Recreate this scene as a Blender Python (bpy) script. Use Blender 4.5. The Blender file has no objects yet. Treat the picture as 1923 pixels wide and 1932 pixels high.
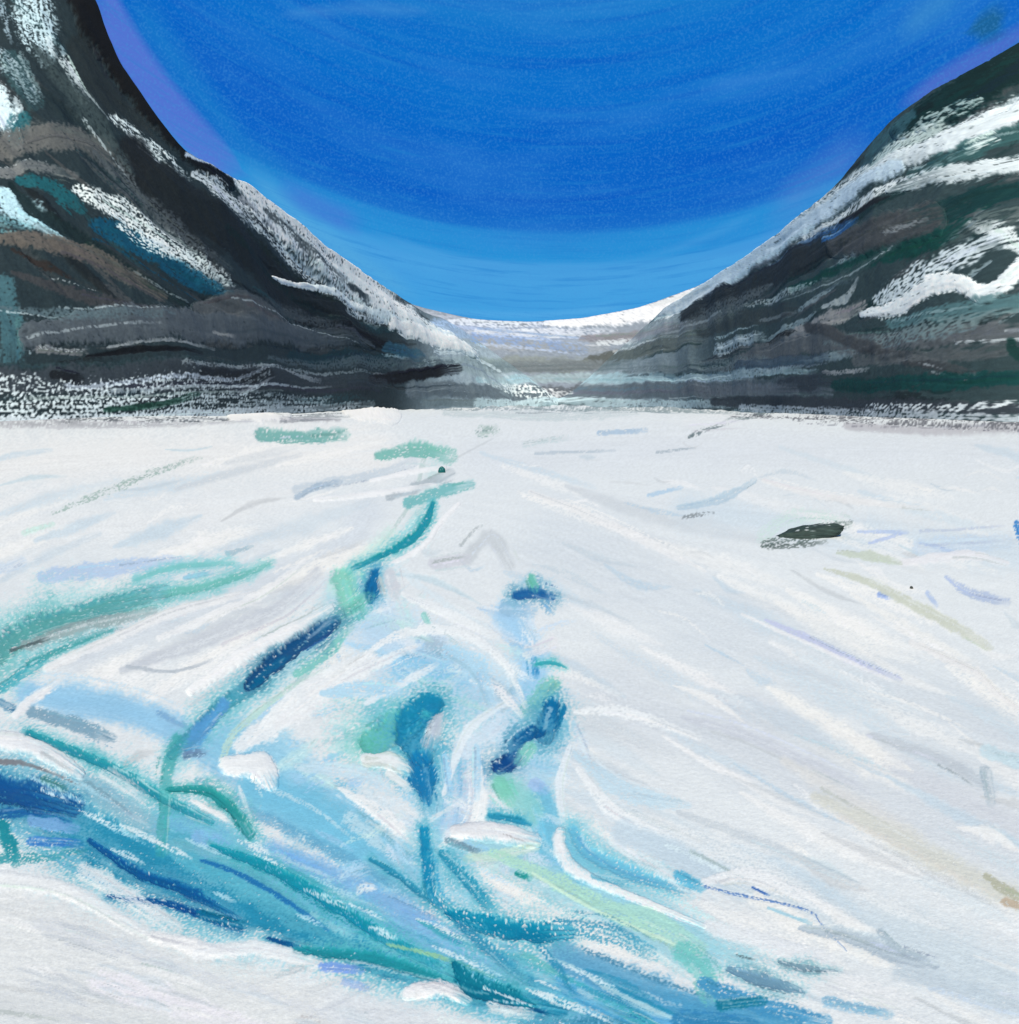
import bpy, math, random
import numpy as np

sc = bpy.context.scene
C = sc.collection
rad = math.radians

# ------------------------------------------------------------------ camera, sky, sun, exposure
FOC, CX, HY, CH = 1665.0, 961.5, 760.0, 12.0        # focal length and eye line in units of a 1923-wide frame, eye height in m
cam = bpy.data.cameras.new("camera")
cam.sensor_fit = 'AUTO'
cam.sensor_width = 36.0
cam.lens = 36.0 * FOC / 1932.0
cam.shift_y = -(966.0 - HY) / 1932.0
cam.clip_start, cam.clip_end = 0.1, 60000.0
camo = bpy.data.objects.new("camera", cam)
camo.location = (0, 0, CH)
camo.rotation_euler = (rad(90), 0, 0)
C.objects.link(camo)
sc.camera = camo

SUN_EL, SUN_AZ = rad(43), rad(184)                  # compass angle from +Y, clockwise: behind the camera and to its left
sund = bpy.data.lights.new("sun", 'SUN')
sund.energy = 4.5
sund.angle = rad(0.5)
sund.color = (1.0, 0.93, 0.82)
suno = bpy.data.objects.new("sun", sund)
suno.rotation_euler = (rad(90) - SUN_EL, 0, -SUN_AZ + math.pi)
suno.location = (-200, -150, 300)
C.objects.link(suno)

sc.view_settings.view_transform = 'Standard'
sc.view_settings.look = 'None'
sc.view_settings.exposure = 0.0
sc.view_settings.gamma = 1.0


def lin(c):
    c = np.asarray(c, float) / 255.0
    return np.where(c <= 0.04045, c / 12.92, ((c + 0.055) / 1.055) ** 2.4)


world = bpy.data.worlds.new("World")
sc.world = world
world.use_nodes = True
NT = world.node_tree
NT.nodes.clear()


def node(t, **kw):
    n = NT.nodes.new(t)
    for k, v in kw.items():
        setattr(n, k, v)
    return n


def put(sock, v):
    if hasattr(v, 'is_output') or isinstance(v, bpy.types.NodeSocket):
        NT.links.new(v, sock)
    else:
        sock.default_value = v


def M(op, a, b=None, c=None, clamp=False):
    n = node('ShaderNodeMath', operation=op, use_clamp=clamp)
    put(n.inputs[0], a)
    if b is not None: put(n.inputs[1], b)
    if c is not None: put(n.inputs[2], c)
    return n.outputs[0]


def fcurve(x, pts):
    n = node('ShaderNodeFloatCurve')
    put(n.inputs['Value'], x)
    cu = n.mapping.curves[0]
    n.mapping.extend = 'HORIZONTAL'
    pts = sorted(pts)
    while len(cu.points) < len(pts): cu.points.new(0.5, 0.5)
    for p, (a, b) in zip(cu.points, pts):
        p.location = (a, b); p.handle_type = 'AUTO_CLAMPED'
    n.mapping.update()
    return n.outputs[0]


def mixc(f, a, b):
    n = node('ShaderNodeMix', data_type='RGBA')
    put(n.inputs[0], f); put(n.inputs[6], a); put(n.inputs[7], b)
    return n.outputs[2]


def sky_xy(px, py):                                 # a frame point as compass angle and height angle, both mapped to 0..1
    x, z = (px - CX) / FOC, (HY - py) / FOC
    return (math.degrees(math.atan(x)) + 45) / 90.0, math.degrees(math.atan2(z, math.hypot(1, x))) / 45.0


tc = node('ShaderNodeTexCoord')
sep = node('ShaderNodeSeparateXYZ'); put(sep.inputs[0], tc.outputs['Generated'])
azi = M('ARCTAN2', sep.outputs[0], sep.outputs[1])
AZ = M('MULTIPLY_ADD', azi, 180 / math.pi / 90.0, 0.5)
EL = M('MULTIPLY', M('ARCSINE', sep.outputs[2]), 180 / math.pi / 45.0)


def vec(x, y, z=0.0):
    n = node('ShaderNodeCombineXYZ')
    put(n.inputs[0], x); put(n.inputs[1], y); put(n.inputs[2], z)
    return n.outputs[0]


def noise(v, scale, detail=3.0, rough=0.5):
    n = node('ShaderNodeTexNoise')
    put(n.inputs['Vector'], v); n.inputs['Scale'].default_value = scale
    n.inputs['Detail'].default_value = detail; n.inputs['Roughness'].default_value = rough
    return n.outputs['Fac']


# the bands of the sky hang in arcs over the pass
a0 = sky_xy(1080, 600)[0]
dA = M('SUBTRACT', AZ, a0)
Q = M('SUBTRACT', EL, M('MULTIPLY', M('MULTIPLY', dA, dA), 1.75))
streak = noise(vec(M('MULTIPLY', AZ, 5.0), M('MULTIPLY', Q, 46.0)), 1.0, 4.0, 0.6)
patch = noise(vec(M('MULTIPLY', AZ, 7.0), M('MULTIPLY', Q, 14.0)), 1.0, 3.0, 0.55)
grain = noise(tc.outputs['Generated'], 420.0, 1.0, 0.5)
Qn = M('ADD', Q, M('MULTIPLY_ADD', M('SUBTRACT', streak, 0.5), 0.02, 0.0))
ramp = node('ShaderNodeValToRGB')
put(ramp.inputs[0], Qn)
cr = ramp.color_ramp
stops = [(590, (66, 160, 224)), (520, (74, 162, 225)), (502, (66, 157, 222)), (492, (42, 146, 216)), (446, (40, 140, 213)), (434, (26, 112, 202)),
         (400, (14, 100, 198)), (300, (8, 100, 198)), (200, (10, 110, 202)), (90, (12, 112, 202)), (20, (26, 124, 204)), (-120, (40, 134, 208))]
q_of = lambda y: sky_xy(1080, y)[1]
while len(cr.elements) < len(stops): cr.elements.new(0.5)
for e, (y, c) in zip(cr.elements, stops):
    e.position = q_of(y); e.color = (*lin(c), 1)
sky = ramp.outputs[0]


def wash(col, f):
    global sky
    sky = mixc(f, sky, (*lin(col), 1))


wash((60, 140, 218), M('MULTIPLY', M('SUBTRACT', patch, 0.5, clamp=True), 1.5, clamp=True))
wash((8, 86, 192), M('MULTIPLY', M('SUBTRACT', 0.5, streak, clamp=True), M('MULTIPLY_ADD', M('MULTIPLY', M('SUBTRACT', Q, q_of(470)), 30.0, clamp=True), 2.1, .7), clamp=True))


def sky_stroke(pts, widths, col, a=1.0, soft=0.4, rough=0.5):
    global sky
    P = [sky_xy(*p) for p in pts]
    fade = min(.02, .3 * (P[-1][0] - P[0][0]))
    ctr = fcurve(AZ, P)
    e = 0.004
    wp = [(P[0][0] - e, 0.0)] + [(p[0], w / FOC * 57.3 / 45 * 8) for p, w in zip(P, widths)] + [(P[-1][0] + e, 0.0)]
    hw = fcurve(AZ, wp)
    d = M('ABSOLUTE', M('SUBTRACT', EL, ctr))
    d = M('ADD', d, M('MULTIPLY', M('SUBTRACT', streak, 0.5), 0.02 * rough))
    r = M('DIVIDE', d, M('MAXIMUM', M('DIVIDE', hw, 8.0), 1e-5))
    m = M('DIVIDE', M('SUBTRACT', 1.0, r), soft, clamp=True)
    m = M('MULTIPLY', m, M('MULTIPLY_ADD', patch, 0.8, 0.55, clamp=True))
    m = M('MULTIPLY', m, M('MULTIPLY',
          M('DIVIDE', M('SUBTRACT', M('MULTIPLY_ADD', patch, .05, AZ), P[0][0] + .025), fade, clamp=True),
          M('DIVIDE', M('SUBTRACT', P[-1][0] + .025, M('MULTIPLY_ADD', patch, .05, AZ)), fade, clamp=True)))
    ok = M('GREATER_THAN', sep.outputs[1], 0.0)
    m = M('MULTIPLY', m, M('MULTIPLY', ok, a))
    sky = mixc(m, sky, (*lin(col), 1))


# teal wash, then the lilac ribbon over the left shoulder
sky_stroke([(215, -60), (300, 70), (400, 200), (480, 290), (560, 340)], [60, 60, 50, 40, 20], (28, 126, 202), 0.7, 1.1)
sky_stroke([(150, -110), (205, 20), (250, 105), (310, 190), (375, 262), (430, 310), (462, 335)], [70, 62, 60, 56, 50, 36, 8], (84, 118, 211), 0.95, 0.45, 0.35)
sky_stroke([(438, 280), (470, 320), (540, 385), (620, 450), (720, 520), (790, 560)], [14, 30, 34, 34, 30, 20], (84, 168, 222), 0.75, 1.0, 0.6)
sky_stroke([(500, 330), (580, 380), (690, 432)], [14, 30, 30], (72, 120, 212), 0.7, 0.7, 0.6)
sky_stroke([(690, 432), (800, 470), (980, 500), (1200, 490), (1440, 400)], [8, 10, 14, 12, 16], (84, 165, 226), 0.3, 1.0)
sky_stroke([(520, 28), (680, 16), (830, 20)], [6, 16, 6], (90, 160, 218), 0.3, 1.2)
sky_stroke([(1330, 160), (1420, 150), (1560, 120)], [16, 14, 6], (50, 130, 212), 0.6, 0.9)
sky_stroke([(1700, 60), (1780, 0), (1860, -60)], [30, 40, 40], (60, 140, 205), 0.6, 0.9)
sky_stroke([(1440, 420), (1540, 340), (1640, 268)], [40, 60, 40], (90, 136, 210), 0.6, 1.2, 0.9)
sky_stroke([(1690, 205), (1800, 140), (1920, 78), (2000, 40)], [14, 28, 30, 30], (84, 114, 204), 0.75, 0.7, 0.5)
sky_stroke([(1835, 60), (1880, 40), (1916, 32)], [14, 34, 26], (30, 98, 140), 0.8, 0.7, 0.8)
sky_stroke([(760, 580), (880, 592), (1000, 594), (1200, 575)], [10, 12, 10, 16], (88, 172, 230), 0.6, 0.9)
sky_stroke([(1300, 548), (1380, 515), (1440, 478)], [8, 12, 8], (24, 92, 200), 0.7, 0.8)
wash((70, 150, 218), M('MULTIPLY', M('SUBTRACT', grain, 0.47, clamp=True), 1.1, clamp=True))
wash((34, 128, 206), M('MULTIPLY', M('SUBTRACT', noise(vec(M('MULTIPLY', AZ, 16.0), M('MULTIPLY', Q, 150.0)), 1.0, 3.0, .6), 0.52, clamp=True), 2.6, clamp=True))

nish = node('ShaderNodeTexSky', sky_type='NISHITA')
nish.sun_disc = False
nish.sun_elevation, nish.sun_rotation = SUN_EL, SUN_AZ
nish.altitude, nish.air_density, nish.dust_density, nish.ozone_density = 2800, 1.0, 0.2, 2.0
bgA = node('ShaderNodeBackground'); put(bgA.inputs[0], nish.outputs[0]); bgA.inputs[1].default_value = 0.06
bgB = node('ShaderNodeBackground'); put(bgB.inputs[0], sky); bgB.inputs[1].default_value = 1.0
# the deep blue dome over the valley gives way to the plain sky towards the sun
front = M('MULTIPLY', M('MULTIPLY_ADD', M('COSINE', azi), 3.0, -0.6, clamp=True), M('MULTIPLY_ADD', EL, -3.0, 3.9, clamp=True))
mx = node('ShaderNodeMixShader')
put(mx.inputs[0], front); NT.links.new(bgA.outputs[0], mx.inputs[1]); NT.links.new(bgB.outputs[0], mx.inputs[2])
out = node('ShaderNodeOutputWorld')
NT.links.new(mx.outputs[0], out.inputs[0])

# ------------------------------------------------------------------ noise
_rs = np.random.RandomState(7)
_perm = np.concatenate([_rs.permutation(256)] * 2)
_g = np.stack([np.cos(np.arange(256) * 2.399), np.sin(np.arange(256) * 2.399)], 1)


def perlin(x, y, seed=0):
    x = np.asarray(x, float) + seed * 17.31; y = np.asarray(y, float) - seed * 9.77
    xi = np.floor(x).astype(np.int64); yi = np.floor(y).astype(np.int64)
    xf = x - xi; yf = y - yi
    u = xf * xf * xf * (xf * (xf * 6 - 15) + 10); v = yf * yf * yf * (yf * (yf * 6 - 15) + 10)
    xi &= 255; yi &= 255

    def gr(i, j, dx, dy):
        k = _g[_perm[_perm[i & 255] + (j & 255)]]
        return k[..., 0] * dx + k[..., 1] * dy
    a = gr(xi, yi, xf, yf); b = gr(xi + 1, yi, xf - 1, yf)
    c = gr(xi, yi + 1, xf, yf - 1); d = gr(xi + 1, yi + 1, xf - 1, yf - 1)
    return (a + u * (b - a)) * (1 - v) + (c + u * (d - c)) * v


def fbm(x, y, oct=4, seed=0, gain=0.5):
    s = 0; a = 1.0; t = 0
    for o in range(oct):
        s = s + a * perlin(x * 2 ** o, y * 2 ** o, seed + o); t += a; a *= gain
    return s / t


def sstep(a, b, x):
    t = np.clip((x - a) / (b - a), 0, 1)
    return t * t * (3 - 2 * t)


def grains(x, y, lam, seed=0):                       # speckle whose size follows lam, in world metres
    L = np.log2(np.maximum(lam, 1e-3)); i = np.floor(L); fr = L - i
    r = np.zeros_like(x)
    for k in np.unique(i):
        for kk, m in ((k, i == k), (k + 1, i == k)):
            s = 2.0 ** kk
            w = (1 - fr[m]) if kk == k else fr[m]
            r[m] += w * perlin(x[m] / s, y[m] / s, seed + int(kk) % 11)
    return 0.5 + 0.85 * r


# ------------------------------------------------------------------ bands of snow, ice, meltwater and rock
# S(points, width, colour, ...): a band on a surface, h = how far it stands up (or is cut in) as a share of its width
def S(pts, w, col, a=1.0, dry=0.0, soft=0.4, h=0.0, edge=0.3, bris=0.5):
    pts = [tuple(map(float, p)) for p in pts]
    w = list(w) if isinstance(w, (list, tuple)) else [w] * len(pts)
    if len(w) != len(pts): w = list(np.interp(np.linspace(0, 1, len(pts)), np.linspace(0, 1, len(w)), w))
    if len(pts) > 1:                                  # bands that leave the valley floor in view run on out of it
        for end in (0, -1):
            a_, b_ = pts[end], pts[1 if end == 0 else -2]
            dx, dy = a_[0] - b_[0], a_[1] - b_[1]
            out_ = (a_[0] <= 0 and dx < 0) or (a_[0] >= 1920 and dx > 0)
            if out_ and abs(dx) > abs(dy) * .8:
                L = math.hypot(dx, dy); n_ = (a_[0] + dx / L * 330, a_[1] + dy / L * 330 * .6)
                if end == 0: pts.insert(0, n_); w.insert(0, w[0] * .5)
                else: pts.append(n_); w.append(w[-1] * .5)
    if len(w) < 2: w = w * 2
    if len(pts) == 1: pts = [pts[0], (pts[0][0] + 1, pts[0][1] + 0.5)]
    if len(pts) > 2:                                  # Catmull-Rom through the points
        P = np.array([pts[0]] + pts + [pts[-1]]); q = []
        for i in range(1, len(P) - 2):
            for t in np.linspace(0, 1, 6, endpoint=False):
                q.append(0.5 * (2 * P[i] + (P[i + 1] - P[i - 1]) * t + (2 * P[i - 1] - 5 * P[i] + 4 * P[i + 1] - P[i + 2]) * t * t + (3 * P[i] - P[i - 1] - 3 * P[i + 1] + P[i + 2]) * t ** 3))
        q.append(P[-2]); ws = w if isinstance(w, (list, tuple)) else [w] * len(pts)
        ww = np.interp(np.linspace(0, len(pts) - 1, len(q)), np.arange(len(pts)), ws)
        pts = q
    else:
        ww = np.array(w if isinstance(w, (list, tuple)) else [w] * len(pts), float)
    return dict(p=np.array(pts), w=ww, c=np.array(col, float), a=a, dry=dry, soft=soft, h=h, edge=edge, bris=bris)


def lay(strokes, px, py, spk, base):
    """colour (sRGB 0-255) and relief of the banded surface at the points px, py"""
    sh = px.shape
    px = px.ravel(); py = py.ravel(); spk = spk.ravel()
    rgb = np.array(base).reshape(-1, 3).copy(); rel = np.zeros(px.size)
    order = np.argsort(py, kind='stable'); pys = py[order]
    for k, s in enumerate(strokes):
        m = s['w'].max() * 0.75
        lo, hi = s['p'].min(0) - m, s['p'].max(0) + m
        i0, i1 = np.searchsorted(pys, [lo[1], hi[1]])
        idx = order[i0:i1]
        idx = idx[(px[idx] > lo[0]) & (px[idx] < hi[0])]
        if idx.size == 0: continue
        x, y = px[idx], py[idx]
        best = np.full(idx.size, 1e9); U = np.zeros(idx.size); V = np.zeros(idx.size); W = np.ones(idx.size); acc = 0.0
        P, w = s['p'], s['w']
        for j in range(len(P) - 1):
            a, b = P[j], P[j + 1]; d = b - a; L = math.hypot(*d)
            if L < 1e-6: continue
            t = np.clip(((x - a[0]) * d[0] + (y - a[1]) * d[1]) / (L * L), 0, 1)
            ex, ey = x - a[0] - t * d[0], y - a[1] - t * d[1]
            ds = np.hypot(ex, ey); wi = w[j] + (w[j + 1] - w[j]) * t
            q = ds / np.maximum(wi, 1)
            u = q < best
            best[u] = q[u]; U[u] = (acc + t * L)[u]; W[u] = wi[u]
            V[u] = ((d[0] * (y - a[1]) - d[1] * (x - a[0])) / L)[u]
            acc += L
        wm = float(w.mean())
        q = best * 2 * (1 - .3 * perlin(U / 30, U * 0 + .37, k)) + s['edge'] * (1.1 * perlin(x / (wm * .7 + 4), y / (wm * .7 + 4), k) + 0.7 * perlin(x / 7, y / 7, k + 3))
        q = q + s['edge'] * 1.5 * (0.5 - spk[idx])
        m = np.clip((1 - q) / s['soft'], 0, 1); m = m * m * (3 - 2 * m)
        br = 0.5 + 0.9 * perlin(U / (25 + wm * .8), V / 4.2, k + 5) + 0.35 * perlin(U / 14, V / 1.9, k + 9)
        fr = U / max(acc, 1)
        m = m * (1 - .75 * sstep(.7, 1.02, fr) * np.clip(1.5 * br - .1 * wm / 20, 0, 1))
        solid = m
        if s['dry'] > 0:
            n = 0.32 * br + 0.68 * spk[idx]
            thr = s['dry'] * 0.62 + 0.16 + 0.35 * np.clip(best * 2 - 0.5, 0, 1) * s['dry']
            m = m * sstep(thr - 0.085, thr + 0.085, n)
        elif s['bris'] > 0:
            m = m * np.clip(1 - s['bris'] * np.clip(best * 2 - .1, 0, 1) * 1.8 * np.clip(br * .6 + spk[idx] * .5 - .32, 0, 1), 0, 1)
        al = (m * s['a'])[:, None]
        rgb[idx] = rgb[idx] * (1 - al) + (s['c'] * (1 + 0.07 * np.clip(br - .5, -1, 1)[:, None] * s['bris'])) * al
        if s['h']:
            rel[idx] += (0.28 if s['h'] > 0 else 0.8) * s['h'] * np.minimum(W, 60) * (.8 * solid + .2 * m) * np.clip(1.15 - (best * 2) ** 2, 0, 1) * s['a']
    return rgb.reshape(sh + (3,)), rel.reshape(sh)


WH = (238, 240, 245); SN = (226, 231, 238)
rng = random.Random(11)



def bristles(lst, s, n, r_):
    P, w = s['p'], float(s['w'].mean())
    if w < 12 or len(P) < 2: return
    for _ in range(n):
        i0 = r_.randrange(0, max(1, len(P) - 2)); i1 = min(len(P) - 1, i0 + r_.randint(max(1, len(P) // 4), max(2, len(P))))
        seg = P[i0:i1 + 1]
        if len(seg) < 2: continue
        t = seg[-1] - seg[0]; L = math.hypot(*t) + 1e-6
        off = r_.gauss(0, .36) * w
        q = seg + np.array((-t[1], t[0])) / L * off + np.array((r_.uniform(-.2, .2) * w, r_.uniform(-.1, .1) * w))
        k = r_.random()
        c = s['c'] * r_.uniform(.78, 1.12) + np.array([r_.uniform(-8, 3), r_.uniform(-7, 7), r_.uniform(-7, 8)])
        if k < .28: c = .35 * s['c'] + .65 * np.array((228, 234, 240))
        ww = w * r_.uniform(.12, .34)
        lst.append(dict(p=q, w=np.linspace(1, .5, len(q)) * ww, c=np.clip(c, 0, 245), a=r_.uniform(.45, .9) * s['a'], dry=r_.uniform(.25, .55), soft=.5, h=0.0, edge=.4, bris=.6))


# ---- glacier: background tints first
G = []
_br = random.Random(5)


def g(*a, **k):
    s = S(*a, **k)
    if G_RICH and s['h'] <= 0 and 11 < s['w'].mean() < 60: s['dry'] += .13 if s['dry'] < .2 else .06
    if G_RICH and s['h'] < 0 and s['w'].mean() > 8 and s['p'][:, 1].mean() > 950 and s['c'][0] < 130:      # shallow meltwater stains the ice around
        for q_, al in ((2.9, .55), (1.8, .6)):
            t = dict(s); t['w'] = s['w'] * q_ + 8; t['c'] = (s['c'] * .25 + np.array((150, 212, 226)) * .75) if q_ > 2 else (s['c'] * .55 + np.array((120, 200, 210)) * .45)
            t['a'] = al; t['soft'] = .8; t['dry'] = .3; t['h'] = 0; t['edge'] = .55
            G.append(t)
    G.append(s)
    if G_RICH: bristles(G, s, 4, _br)
    return s


G_RICH = False
g([(0, 880), (300, 860), (700, 850)], 170, (236, 237, 239), .9, soft=.9)
g([(0, 1000), (300, 980), (560, 930)], 130, (232, 235, 239), .8, soft=.9)
g([(900, 860), (1300, 850), (1950, 860)], 120, (220, 226, 234), .8, soft=.9)
g([(1050, 1020), (1400, 1180), (1950, 1400)], 260, (212, 220, 229), .8, soft=.9)
g([(1150, 1300), (1500, 1440), (1950, 1600)], 220, (211, 218, 227), .8, soft=.9)
g([(1250, 1600), (1500, 1680), (1950, 1850)], 170, (202, 216, 227), .85, soft=.9)
g([(1350, 1300), (1650, 1420), (1950, 1560)], 90, (208, 213, 223), .7, soft=.9)
g([(1300, 960), (1650, 1010), (1950, 1050)], 110, (208, 222, 234), .75, soft=.9)
g([(700, 960), (620, 1040), (480, 1100), (150, 1240)], 90, (212, 220, 230), .8, soft=.9)
for _ in range(105):                                   # broad overlapping sweeps from the far middle to both near sides
    left = rng.random() < .4
    x0, y0 = (rng.uniform(-40, 700), rng.uniform(850, 1330)) if left else (rng.uniform(950, 1980), rng.uniform(850, 1800))
    k_ = (y0 - 790) / 900
    a_ = (-.5 if left else .48) * min(1, .35 + k_ * 1.3) + rng.uniform(-.07, .07); L = rng.uniform(200, 430) * (.6 + k_ * .6)
    c = rng.choice([(242, 242, 242), (240, 241, 243), (238, 239, 242), (243, 242, 240), (200, 215, 228), (204, 211, 219), (206, 220, 231), (196, 215, 230), (244, 244, 244)])
    g([(x0 - L * math.cos(a_) / 2, y0 - L * math.sin(a_) / 2), (x0 + rng.uniform(-10, 10), y0 + rng.uniform(-14, 14) * k_), (x0 + L * math.cos(a_) / 2, y0 + L * math.sin(a_) / 2)],
      [10, rng.uniform(30, 90) * (.35 + k_), 12], c, rng.uniform(.45, .8), dry=rng.choice([.1, .2, .32, .42]), soft=.7, h=.06 if c[0] > 220 else 0)
for _ in range(220):                                  # flow streaks of wind-packed snow
    x0, y0 = rng.uniform(-60, 1980), 830 + 1100 * rng.random() ** .95
    dx, dy = x0 - 880, (y0 - 790)
    ln = math.hypot(dx, dy) + 1
    tx, ty = dx / ln, dy / ln
    if x0 > 900: tx, ty = 0.9, 0.42 * min(1, (y0 - 790) / 350) + rng.uniform(-.08, .08)
    elif 700 <= x0 <= 900: tx, ty = rng.choice([(.9, .3), (.9, -.3), (.8, .5), (.85, -.45)])
    elif x0 < 760: tx, ty = 0.92, -0.42 * min(1, (y0 - 790) / 300) + rng.uniform(-.08, .08)
    L = rng.uniform(40, 200) * (0.6 + (y0 - 790) / 900); b = rng.uniform(-18, 18)
    c = rng.choice([(242, 243, 246), (238, 240, 244), (240, 241, 243), (196, 209, 220), (204, 213, 222), (186, 208, 226), (202, 206, 211), (192, 214, 226), (194, 200, 206), (240, 240, 240), (241, 241, 242)])
    g([(x0 - tx * L / 2, y0 - ty * L / 2), (x0 + b * .1, y0 + b), (x0 + tx * L / 2, y0 + ty * L / 2)], [4, rng.uniform(8, 30) * (0.45 + (y0 - 790) / 800), 4], c,
      rng.uniform(.35, .8), dry=rng.choice([0, 0, .35, .5]), soft=.6, h=0.10 if c[0] > 220 else -0.06)

G_RICH = True
# blue ice field in the middle and along the lower left
g([(640, 1090), (760, 1200), (900, 1280), (1010, 1250)], [70, 150, 190, 100], (190, 220, 238), .85, .12, soft=.9)
g([(720, 1330), (800, 1440), (830, 1560), (880, 1680)], [110, 130, 120, 110], (150, 206, 232), .85, .1, soft=.9)
g([(1030, 1300), (1010, 1420), (1030, 1540), (1160, 1660), (1400, 1800)], [90, 120, 120, 110, 90], (160, 212, 228), .85, .12, soft=.9)
g([(640, 1110), (560, 1230), (420, 1340), (330, 1440)], [70, 90, 90, 70], (176, 218, 230), .85, .15, soft=.9)
g([(830, 850), (800, 950), (740, 1030), (660, 1100)], [50, 50, 60, 60], (196, 222, 226), .8, .15, soft=.9)
g([(-20, 1240), (120, 1180), (320, 1120), (500, 1060)], [110, 90, 60, 40], (184, 220, 222), .85, .2, soft=.9)
g([(700, 1190), (880, 1300), (1000, 1420)], 200, (186, 216, 240), .8, soft=.9)
g([(960, 1150), (1005, 1230), (985, 1320)], 80, (160, 206, 240), .9, soft=.6)
g([(760, 1250), (880, 1260)], 70, (140, 198, 235), .8, .2, soft=.7)
g([(60, 1310), (250, 1340), (430, 1430)], 90, (142, 196, 232), .9, soft=.6)
g([(440, 1400), (620, 1520), (760, 1640)], 170, (140, 200, 230), .9, soft=.6)
g([(490, 1490), (600, 1540), (720, 1640)], 120, (118, 192, 224), .95, soft=.5)
g([(330, 1560), (600, 1690), (860, 1830), (1200, 1905), (1550, 1960)], [120, 150, 150, 130, 90], (104, 180, 218), .95, soft=.5)
g([(520, 1600), (700, 1680), (900, 1790)], 60, (120, 176, 226), .8, soft=.7)
g([(900, 1560), (1080, 1660), (1330, 1800)], 130, (150, 205, 222), .9, soft=.6)
g([(1020, 1500), (1040, 1580), (1110, 1640)], 80, (112, 190, 222), .9, soft=.5)
g([(1060, 1800), (1250, 1880), (1500, 1940)], 90, (74, 152, 196), .85, soft=.5)
g([(1000, 1925), (1250, 1945)], 50, (60, 140, 175), .9, dry=.3)
g([(870, 1420), (872, 1490), (855, 1560)], 85, (196, 214, 236), .9, soft=.6)
for x in (838, 862, 886, 905):
    g([(x, 1400), (x + 6, 1470), (x - 4, 1545)], 12, rng.choice([(228, 232, 240), (150, 195, 232)]), .8, dry=.35, h=.1)

for _ in range(150):                                  # scumbled blue and white over the ice field
    x0, y0 = rng.gauss(830, 170), rng.uniform(1120, 1680)
    if x0 > 1120: continue
    a_ = rng.choice([.5, -.6, 1.2, .3, -.3]); L = rng.uniform(25, 110)
    c = rng.choice([(150, 202, 236), (176, 214, 240), (230, 236, 243), (236, 240, 245), (204, 222, 240), (166, 205, 238), (196, 228, 232)])
    g([(x0 - L * math.cos(a_) / 2, y0 - L * math.sin(a_) / 2), (x0 + rng.uniform(-6, 6), y0 + rng.uniform(-6, 6)), (x0 + L * math.cos(a_) / 2, y0 + L * math.sin(a_) / 2)],
      [6, rng.uniform(12, 44), 8], c, rng.uniform(.4, .85), dry=rng.choice([.15, .3, .42, .5]), soft=.6, h=.05 if c[0] > 220 else 0)
for _ in range(110):                                  # ripples of meltwater colour along the lower river
    t = rng.random(); x0, y0 = -20 + 1250 * t, 1490 + 400 * t + rng.uniform(-50, 110) * (1 - .6 * t)
    L = rng.uniform(40, 170)
    c = rng.choice([(70, 170, 190), (40, 140, 180), (110, 185, 215), (24, 110, 160), (90, 180, 185), (130, 180, 225), (60, 150, 200), (170, 210, 225)])
    g([(x0 - L / 2, y0 - L * .22), (x0, y0 + rng.uniform(-6, 6)), (x0 + L / 2, y0 + L * .24)], [5, rng.uniform(8, 30), 5], c, rng.uniform(.5, .9), dry=rng.choice([.12, .25, .4]), soft=.5)

# upper glacier
g([(490, 822), (560, 826), (650, 820)], 24, (112, 172, 168), .9, dry=.2, h=-.12)
g([(530, 800), (640, 795)], 12, (160, 162, 170), .9)
g([(715, 858), (790, 846), (850, 858)], [22, 38, 30], (118, 184, 176), .9, dry=.25, h=-.12)
g([(560, 920), (700, 895), (780, 870)], 22, (198, 210, 222), .8, dry=.2)
g([(560, 935), (600, 915), (640, 908)], 14, (165, 185, 205), .8, dry=.25)
g([(735, 932), (790, 915), (850, 890)], 22, (176, 187, 196), .9)
g([(770, 945), (830, 925), (885, 912)], 26, (110, 182, 186), .85, dry=.2)
wedge1 = g([(700, 905), (780, 888), (840, 880)], [8, 13, 11], WH, 1, h=.25)
wedge2 = g([(595, 940), (700, 930), (822, 911)], [12, 15, 11], WH, 1, h=.25)
g([(990, 838), (1070, 826)], 14, (196, 212, 218), .8, dry=.4)
g([(905, 815), (935, 812)], 18, (150, 175, 170), .8, dry=.4)
g([(1130, 818), (1220, 814)], 10, (165, 190, 215), .8, dry=.3)
g([(1010, 853), (1160, 850)], 6, (170, 186, 200), .6, dry=.3)
g([(1240, 853), (1310, 845)], 6, (150, 166, 178), .6, dry=.35)
g([(1300, 826), (1390, 795), (1490, 775)], [8, 14, 8], (92, 108, 112), .85, dry=.5)
g([(1300, 800), (1400, 792)], 30, (226, 230, 236), .7, dry=.3)
g([(1600, 806), (1760, 814), (1940, 812)], 22, (186, 186, 194), .85, soft=.8)
g([(100, 968), (220, 922), (300, 890), (380, 862)], [10, 20, 20, 10], (150, 176, 170), .8, dry=.55)
g([(45, 1005), (100, 990)], 12, (205, 232, 226), .8)
g([(1281, 955), (1360, 938), (1425, 904)], [12, 22, 10], (180, 203, 220), .8, dry=.2, h=-.1)
g([(1290, 974), (1345, 966)], 9, (128, 136, 142), .8, dry=.5)
g([(1225, 930), (1285, 918)], 10, (168, 200, 228), .7, dry=.35)
g([(1000, 925), (1150, 985), (1330, 1070)], [10, 26, 10], (236, 237, 240), .8, h=.12)
g([(1440, 905), (1560, 935), (1760, 960)], [8, 22, 8], (234, 234, 236), .75, h=.1)
g([(880, 1045), (925, 1005), (960, 1055)], 36, (198, 205, 212), .8, soft=.6)
g([(820, 1055), (880, 1045)], 26, (206, 209, 220), .8)

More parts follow.
